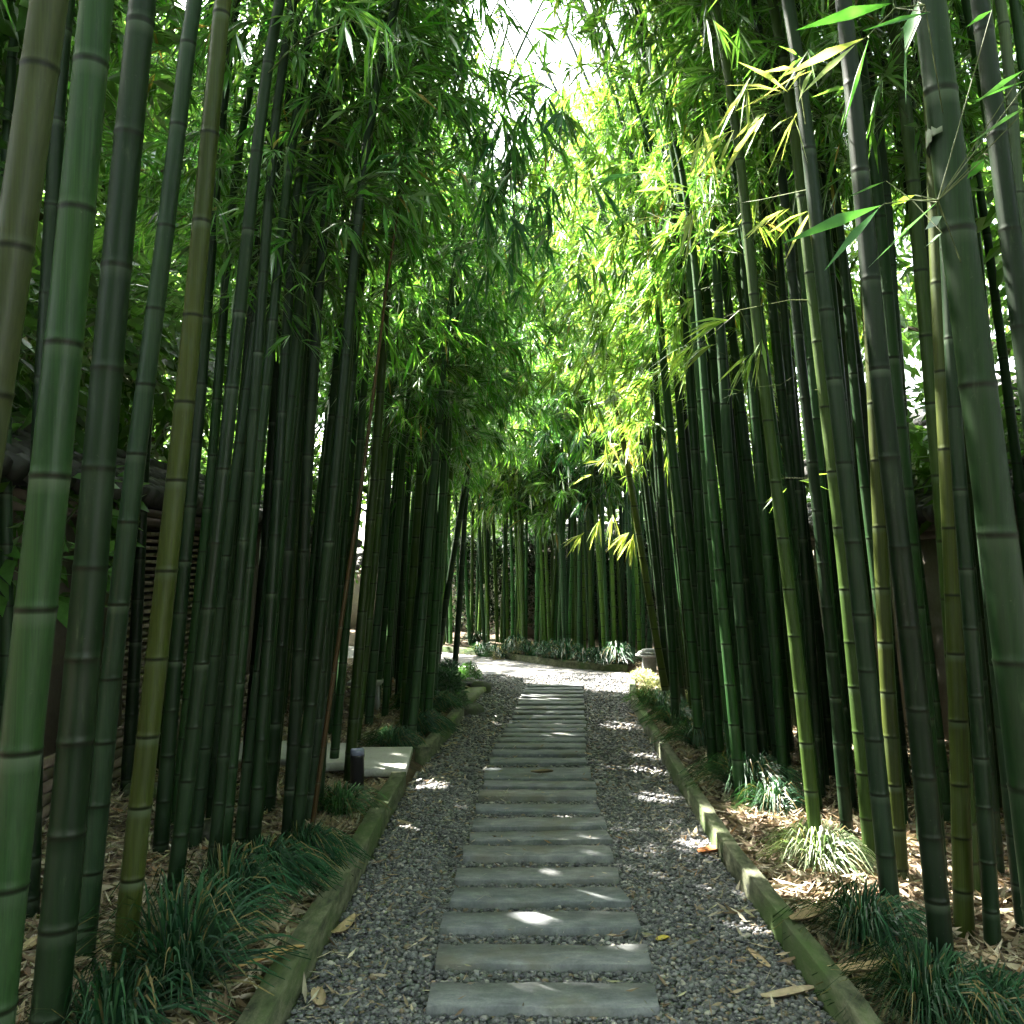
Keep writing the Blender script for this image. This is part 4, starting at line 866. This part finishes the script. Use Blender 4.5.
# left grove
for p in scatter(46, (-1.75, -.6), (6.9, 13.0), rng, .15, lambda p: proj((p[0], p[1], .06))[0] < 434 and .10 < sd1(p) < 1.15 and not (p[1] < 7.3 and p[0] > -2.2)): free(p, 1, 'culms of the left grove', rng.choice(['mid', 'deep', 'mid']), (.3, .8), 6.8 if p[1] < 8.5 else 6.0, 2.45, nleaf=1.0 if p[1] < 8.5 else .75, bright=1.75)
for p in scatter(18, (-1.95, -.95), (4.4, 6.5), rng, .17, lambda p: .3 < sd1(p) < 1.1): free(p, 1, 'culms of the left grove', 'mid', (.4, .9), 7.0, 2.9)
for p in scatter(14, (-2.4, -1.75), (3.6, 13), rng, .3, lambda p: sd1(p) > .6 and proj((p[0], p[1], .06))[0] < 425 and not (4.6 < p[1] < 8.2)): free(p, 1, 'back row culms of the left grove', 'deep', (.3, .8), 7.0, 3.0)
# right grove
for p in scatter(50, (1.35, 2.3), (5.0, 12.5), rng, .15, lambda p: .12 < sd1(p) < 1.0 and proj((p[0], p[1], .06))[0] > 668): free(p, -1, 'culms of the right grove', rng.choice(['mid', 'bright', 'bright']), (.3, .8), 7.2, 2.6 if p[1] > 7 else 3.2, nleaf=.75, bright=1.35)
for p in scatter(36, (1.6, 3.1), (3.7, 7.4), rng, .2, lambda p: sd1(p) > .35): free(p, -1, 'culms of the right grove', 'mid', (.4, .9), 7.4, 3.6, nleaf=.6)
for p in scatter(14, (2.3, 3.1), (6, 14), rng, .25, lambda p: True): free(p, -1, 'back row culms of the right grove', 'bright', (.3, .8), 7.0, 3.0, nleaf=.7)
# far thicket across the bend
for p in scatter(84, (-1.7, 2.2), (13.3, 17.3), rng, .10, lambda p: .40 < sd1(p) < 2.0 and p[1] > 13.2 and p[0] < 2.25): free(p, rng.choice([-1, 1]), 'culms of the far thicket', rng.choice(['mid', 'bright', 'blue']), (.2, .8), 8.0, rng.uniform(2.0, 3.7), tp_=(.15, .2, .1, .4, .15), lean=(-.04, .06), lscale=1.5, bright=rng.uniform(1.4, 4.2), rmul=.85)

# long leafy branches that reach out over the path, each a part of the bamboo it grows from
def fan(px, py, D, ax=(0, 0, -1)): return (at(px, py, D), ax)
def cloud(px, py, D, n, rx, rz_, seed, ry=.35):
    rs = np.random.default_rng(seed); c = at(px, py, D); out = []
    for k in range(n):
        q = rs.normal(0, 1, 3) * np.array([rx, ry, rz_]); out.append((c + q, unit(np.array([q[0], q[1] * .5, -.25]) + rs.normal(0, .25, 3) + np.array([0, 0, -.3]))))
    return out
spray(B['L9'], [at(360, 60, 4.3), at(440, 110, 4.6), at(510, 170, 5.0)], cloud(515, 200, 5.0, 34, .22, .26, 1) + cloud(540, 150, 5.2, 22, .25, .15, 2), .14, .24, 'blue', (6, 10), .75, .35, seed=1, r=.006)
spray(B['L8'], [at(380, 20, 5.5), at(440, 10, 6.4), at(520, 40, 7.0)], cloud(500, 20, 6.8, 22, .3, .22, 31) + cloud(565, 55, 7.2, 14, .25, .2, 32), .12, .22, 'deep', (6, 9), .7, .3, seed=31, r=.005)
spray(B['L8'], [at(310, 120, 4.2), at(420, 150, 5.0), at(500, 240, 5.6)], cloud(505, 255, 5.6, 16, .13, .10, 3) + cloud(440, 200, 5.2, 16, .3, .2, 4), .14, .24, 'deep', (6, 10), .6, .5, seed=2, r=.005)
spray(B['L6'], [at(300, 40, 3.4), at(350, 20, 3.0), at(400, 40, 2.8)], [fan(362, 12, 2.9, (.6, 0, -.4)), fan(390, 30, 2.8, (.5, -.1, -.7)), fan(345, 30, 2.9, (.1, -.2, -1)), fan(372, 45, 2.9, (.2, 0, -.9)), fan(350, 8, 3.0, (.7, 0, -.1))], .12, .2, 'mid', (5, 8), .55, .5, seed=3)
spray(B['L10'], [at(330, 280, 4.6), at(300, 285, 4.3), at(285, 290, 4.2)], [fan(300, 285, 4.2, (-.2, -.2, -.4)), fan(318, 310, 4.2, (.5, 0, -.7)), fan(340, 330, 4.3, (.6, 0, -.5)), fan(280, 340, 4.2, (-.6, 0, -.3)), fan(310, 345, 4.4, (.6, 0, -.3))], .08, .15, 'mid', (4, 7), .7, .3, seed=4)
spray(B['L12'], [at(380, 260, 6.0), at(400, 330, 6.0)], cloud(395, 340, 6.0, 26, .3, .25, 5) + cloud(430, 400, 6.6, 20, .25, .2, 6), .1, .17, 'mid', (5, 8), .6, .5, seed=5, r=.004)
spray(B['LC1'], [at(478, 380, 10.2), at(500, 340, 10)], cloud(480, 330, 10, 40, .35, .35, 7) + cloud(510, 400, 10.5, 24, .3, .3, 8), .12, .2, 'mid', (5, 8), .6, .5, seed=6, r=.005)
# sunlit sprays of the right grove
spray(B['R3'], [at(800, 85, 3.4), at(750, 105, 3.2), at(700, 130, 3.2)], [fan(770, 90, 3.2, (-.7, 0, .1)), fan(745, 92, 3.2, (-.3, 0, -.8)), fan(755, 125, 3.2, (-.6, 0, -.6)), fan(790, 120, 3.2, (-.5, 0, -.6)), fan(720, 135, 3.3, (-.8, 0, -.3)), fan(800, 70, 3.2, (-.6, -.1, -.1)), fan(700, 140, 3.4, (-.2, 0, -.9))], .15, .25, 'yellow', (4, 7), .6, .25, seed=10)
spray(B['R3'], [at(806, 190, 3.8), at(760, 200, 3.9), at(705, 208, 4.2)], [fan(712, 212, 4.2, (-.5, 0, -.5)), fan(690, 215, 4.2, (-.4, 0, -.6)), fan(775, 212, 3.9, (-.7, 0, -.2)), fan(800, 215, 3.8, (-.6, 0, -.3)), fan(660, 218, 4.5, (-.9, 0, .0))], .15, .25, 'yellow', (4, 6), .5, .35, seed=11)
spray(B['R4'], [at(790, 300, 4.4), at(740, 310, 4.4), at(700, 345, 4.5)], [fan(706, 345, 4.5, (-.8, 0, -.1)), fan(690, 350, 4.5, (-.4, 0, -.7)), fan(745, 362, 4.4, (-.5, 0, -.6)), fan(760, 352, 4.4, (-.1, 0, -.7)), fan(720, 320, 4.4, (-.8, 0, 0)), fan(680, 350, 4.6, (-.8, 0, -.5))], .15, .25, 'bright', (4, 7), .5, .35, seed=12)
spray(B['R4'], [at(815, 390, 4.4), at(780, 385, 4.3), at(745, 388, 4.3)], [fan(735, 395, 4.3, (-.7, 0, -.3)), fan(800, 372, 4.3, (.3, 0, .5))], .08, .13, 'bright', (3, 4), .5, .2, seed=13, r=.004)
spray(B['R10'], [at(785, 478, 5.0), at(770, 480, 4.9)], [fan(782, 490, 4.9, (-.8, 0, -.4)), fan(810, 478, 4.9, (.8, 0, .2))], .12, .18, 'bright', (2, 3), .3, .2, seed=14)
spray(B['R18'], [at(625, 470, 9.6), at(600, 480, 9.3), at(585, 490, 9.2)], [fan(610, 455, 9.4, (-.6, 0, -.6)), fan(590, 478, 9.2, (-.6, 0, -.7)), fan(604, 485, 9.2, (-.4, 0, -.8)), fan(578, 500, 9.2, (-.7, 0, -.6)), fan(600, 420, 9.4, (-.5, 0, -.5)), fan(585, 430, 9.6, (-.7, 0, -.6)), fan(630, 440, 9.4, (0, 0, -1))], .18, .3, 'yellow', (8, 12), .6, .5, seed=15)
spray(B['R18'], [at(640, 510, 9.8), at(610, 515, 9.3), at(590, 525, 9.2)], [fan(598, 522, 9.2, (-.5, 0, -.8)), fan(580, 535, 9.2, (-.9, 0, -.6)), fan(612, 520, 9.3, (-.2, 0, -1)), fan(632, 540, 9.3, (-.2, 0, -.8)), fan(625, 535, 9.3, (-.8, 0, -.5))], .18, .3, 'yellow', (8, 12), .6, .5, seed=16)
spray(B['R19'], [at(625, 350, 9.6), at(600, 340, 9.5)], cloud(600, 370, 9.6, 36, .4, .4, 21) + cloud(640, 310, 9, 30, .4, .4, 22), .15, .25, 'yellow', (6, 9), .6, .5, seed=17, r=.005)
spray(B['R16'], [at(650, 280, 8.4), at(620, 270, 8.4)], cloud(630, 270, 8.4, 36, .4, .35, 23) + cloud(660, 200, 8, 30, .4, .4, 24), .13, .22, 'bright', (6, 9), .6, .5, seed=18, r=.005)
spray(B['R14'], [at(665, 150, 7.2), at(640, 120, 7.2)], cloud(650, 120, 7.2, 36, .4, .35, 25) + cloud(610, 60, 7, 26, .35, .3, 26), .13, .22, 'bright', (6, 9), .6, .5, seed=19, r=.005)
spray(B['R14'], [at(655, 60, 7.6), at(600, 30, 8.0), at(560, 20, 8.2)], cloud(575, 30, 8.2, 36, .35, .3, 41) + cloud(600, 90, 8.4, 26, .3, .3, 42), .12, .22, 'bright', (6, 9), .7, .3, seed=41, r=.005)
spray(B['L10'], [at(400, 90, 6.2), at(470, 60, 7.0), at(520, 90, 7.4)], cloud(505, 90, 7.2, 30, .32, .25, 43), .12, .22, 'mid', (6, 9), .7, .3, seed=43, r=.005)
spray(B['R12'], [at(705, 110, 5.8), at(680, 60, 5.8)], cloud(690, 60, 5.8, 30, .3, .3, 27) + cloud(720, 180, 5.8, 26, .3, .3, 28), .12, .2, 'bright', (5, 8), .6, .5, seed=20, r=.005)
# big near leaves of the thick olive culm
def near_leaves(b, D, items, twig, seed):
    rs = np.random.default_rng(seed); P, Dr, ln, wd, cc = [], [], [], [], []
    for (bx, by, tx, ty, w_, c) in items:
        dd = D + rs.uniform(-.15, .15); p = at(bx, by, dd); q = at(tx, ty, dd + rs.uniform(-.06, .06)); v = q - p; l = np.linalg.norm(v); P.append(p); Dr.append(v / l); ln.append(l); wd.append(w_ * dd / F * 1.15); cc.append(np.array(LEAFC[c]) * rs.uniform(.9, 1.2))
    z = b.foot + b.curve(at(*twig[0], D)[2] - b.foot[2]); pts = [z] + [at(x, y_, D) for x, y_ in twig]
    A0 = pts[:-1]; B0 = pts[1:]
    for p in P: q = min(pts, key=lambda s: np.linalg.norm(s - p)); A0.append(q); B0.append(p)
    leaf_mesh('foliage', np.array(P), np.array(Dr), np.array(ln), np.array(wd), np.array(cc), M['leaf'], b.root, .04, rs, mask=False, origin=b.foot, flat=.9, twigs=(A0, B0, np.full(len(A0), .0016), np.full(len(A0), .0011), (.08, .1, .035)))
near_leaves(B['R1'], 1.75, [(893, 3, 795, 27, 13, 'near'), (918, 2, 905, 52, 17, 'near'), (905, 50, 906, 103, 10, 'near'), (869, 38, 840, 133, 15, 'near'), (864, 38, 778, 75, 9, 'yellow'), (856, 44, 800, 92, 8, 'yellow'), (930, 12, 862, 28, 6, 'near')], [(925, 5), (895, 8), (868, 36)], 1)
near_leaves(B['R1'], 1.8, [(882, 205, 780, 240, 11, 'near'), (937, 202, 867, 265, 10, 'blue'), (879, 208, 824, 267, 10, 'near'), (886, 181, 845, 197, 8, 'near'), (1024, 70, 972, 103, 10, 'near'), (1030, 79, 972, 100, 8, 'near'), (1030, 105, 964, 144, 11, 'near'), (992, 10, 965, 27, 6, 'near'), (985, 158, 967, 178, 11, 'near'), (942, 216, 925, 228, 9, 'near'), (942, 233, 924, 247, 9, 'near'), (915, 195, 890, 205, 6, 'bright')], [(938, 200), (912, 200), (884, 204)], 2)
# torn sheath on the thick olive culm
b = B['R1']; c0 = b.foot + b.curve(at(932, 140, b.foot[1])[2] - b.foot[2])
m = MB(); V = []
for k in range(9):
    a = R(120 + k * 16)
    for z_ in (-.035 + .004 * k, .035 - .008 * (k % 2) - .003 * k): V.append((c0[0] + b.rad(3.2) * 1.25 * math.cos(a) - (.012 if k > 5 else 0), c0[1] + b.rad(3.2) * 1.25 * math.sin(a), c0[2] + z_))
V2 = [(x - .002, y_ - .002, z_) for x, y_, z_ in V]
m.add([np.array(v) - b.foot for v in V + V2], [[2 * k, 2 * k + 2, 2 * k + 3, 2 * k + 1] for k in range(8)] + [[18 + 2 * k, 18 + 2 * k + 1, 18 + 2 * k + 3, 18 + 2 * k + 2] for k in range(8)] + [[2 * k + 1, 2 * k + 3, 18 + 2 * k + 3, 18 + 2 * k + 1] for k in range(8)], (.08, .10, .06))
m.build('sheath', M['twig'], b.root)

# ------------------------------------------------------------------ labels for the rows behind: counted along each row at the foot
def ordw(n):
    tens = ['', '', 'twenty', 'thirty', 'forty', 'fifty', 'sixty', 'seventy', 'eighty', 'ninety']
    if n < 20: return NTH[n - 1]
    if n >= 100: return 'hundredth'
    t, u = divmod(n, 10); return (tens[t] + '-' + NTH[u - 1]) if u else {20: 'twentieth', 30: 'thirtieth', 40: 'fortieth', 50: 'fiftieth', 60: 'sixtieth', 70: 'seventieth', 80: 'eightieth', 90: 'ninetieth'}[n]
rowsd = {}
for b in BAMB:
    if not b.fixed: rowsd.setdefault(b.root['group'], []).append(b)
for gname, lst in rowsd.items():
    lst.sort(key=lambda b: proj(b.foot + b.curve(.55))[0])
    for i, b in enumerate(lst):
        b.root['label'] = '%s bamboo, %s from the left among the %s' % (b.tint, ordw(i + 1), gname)
print('bamboo', len(BAMB), 'tris', sum(len(o.data.polygons) for o in S.objects if o.type == 'MESH'))
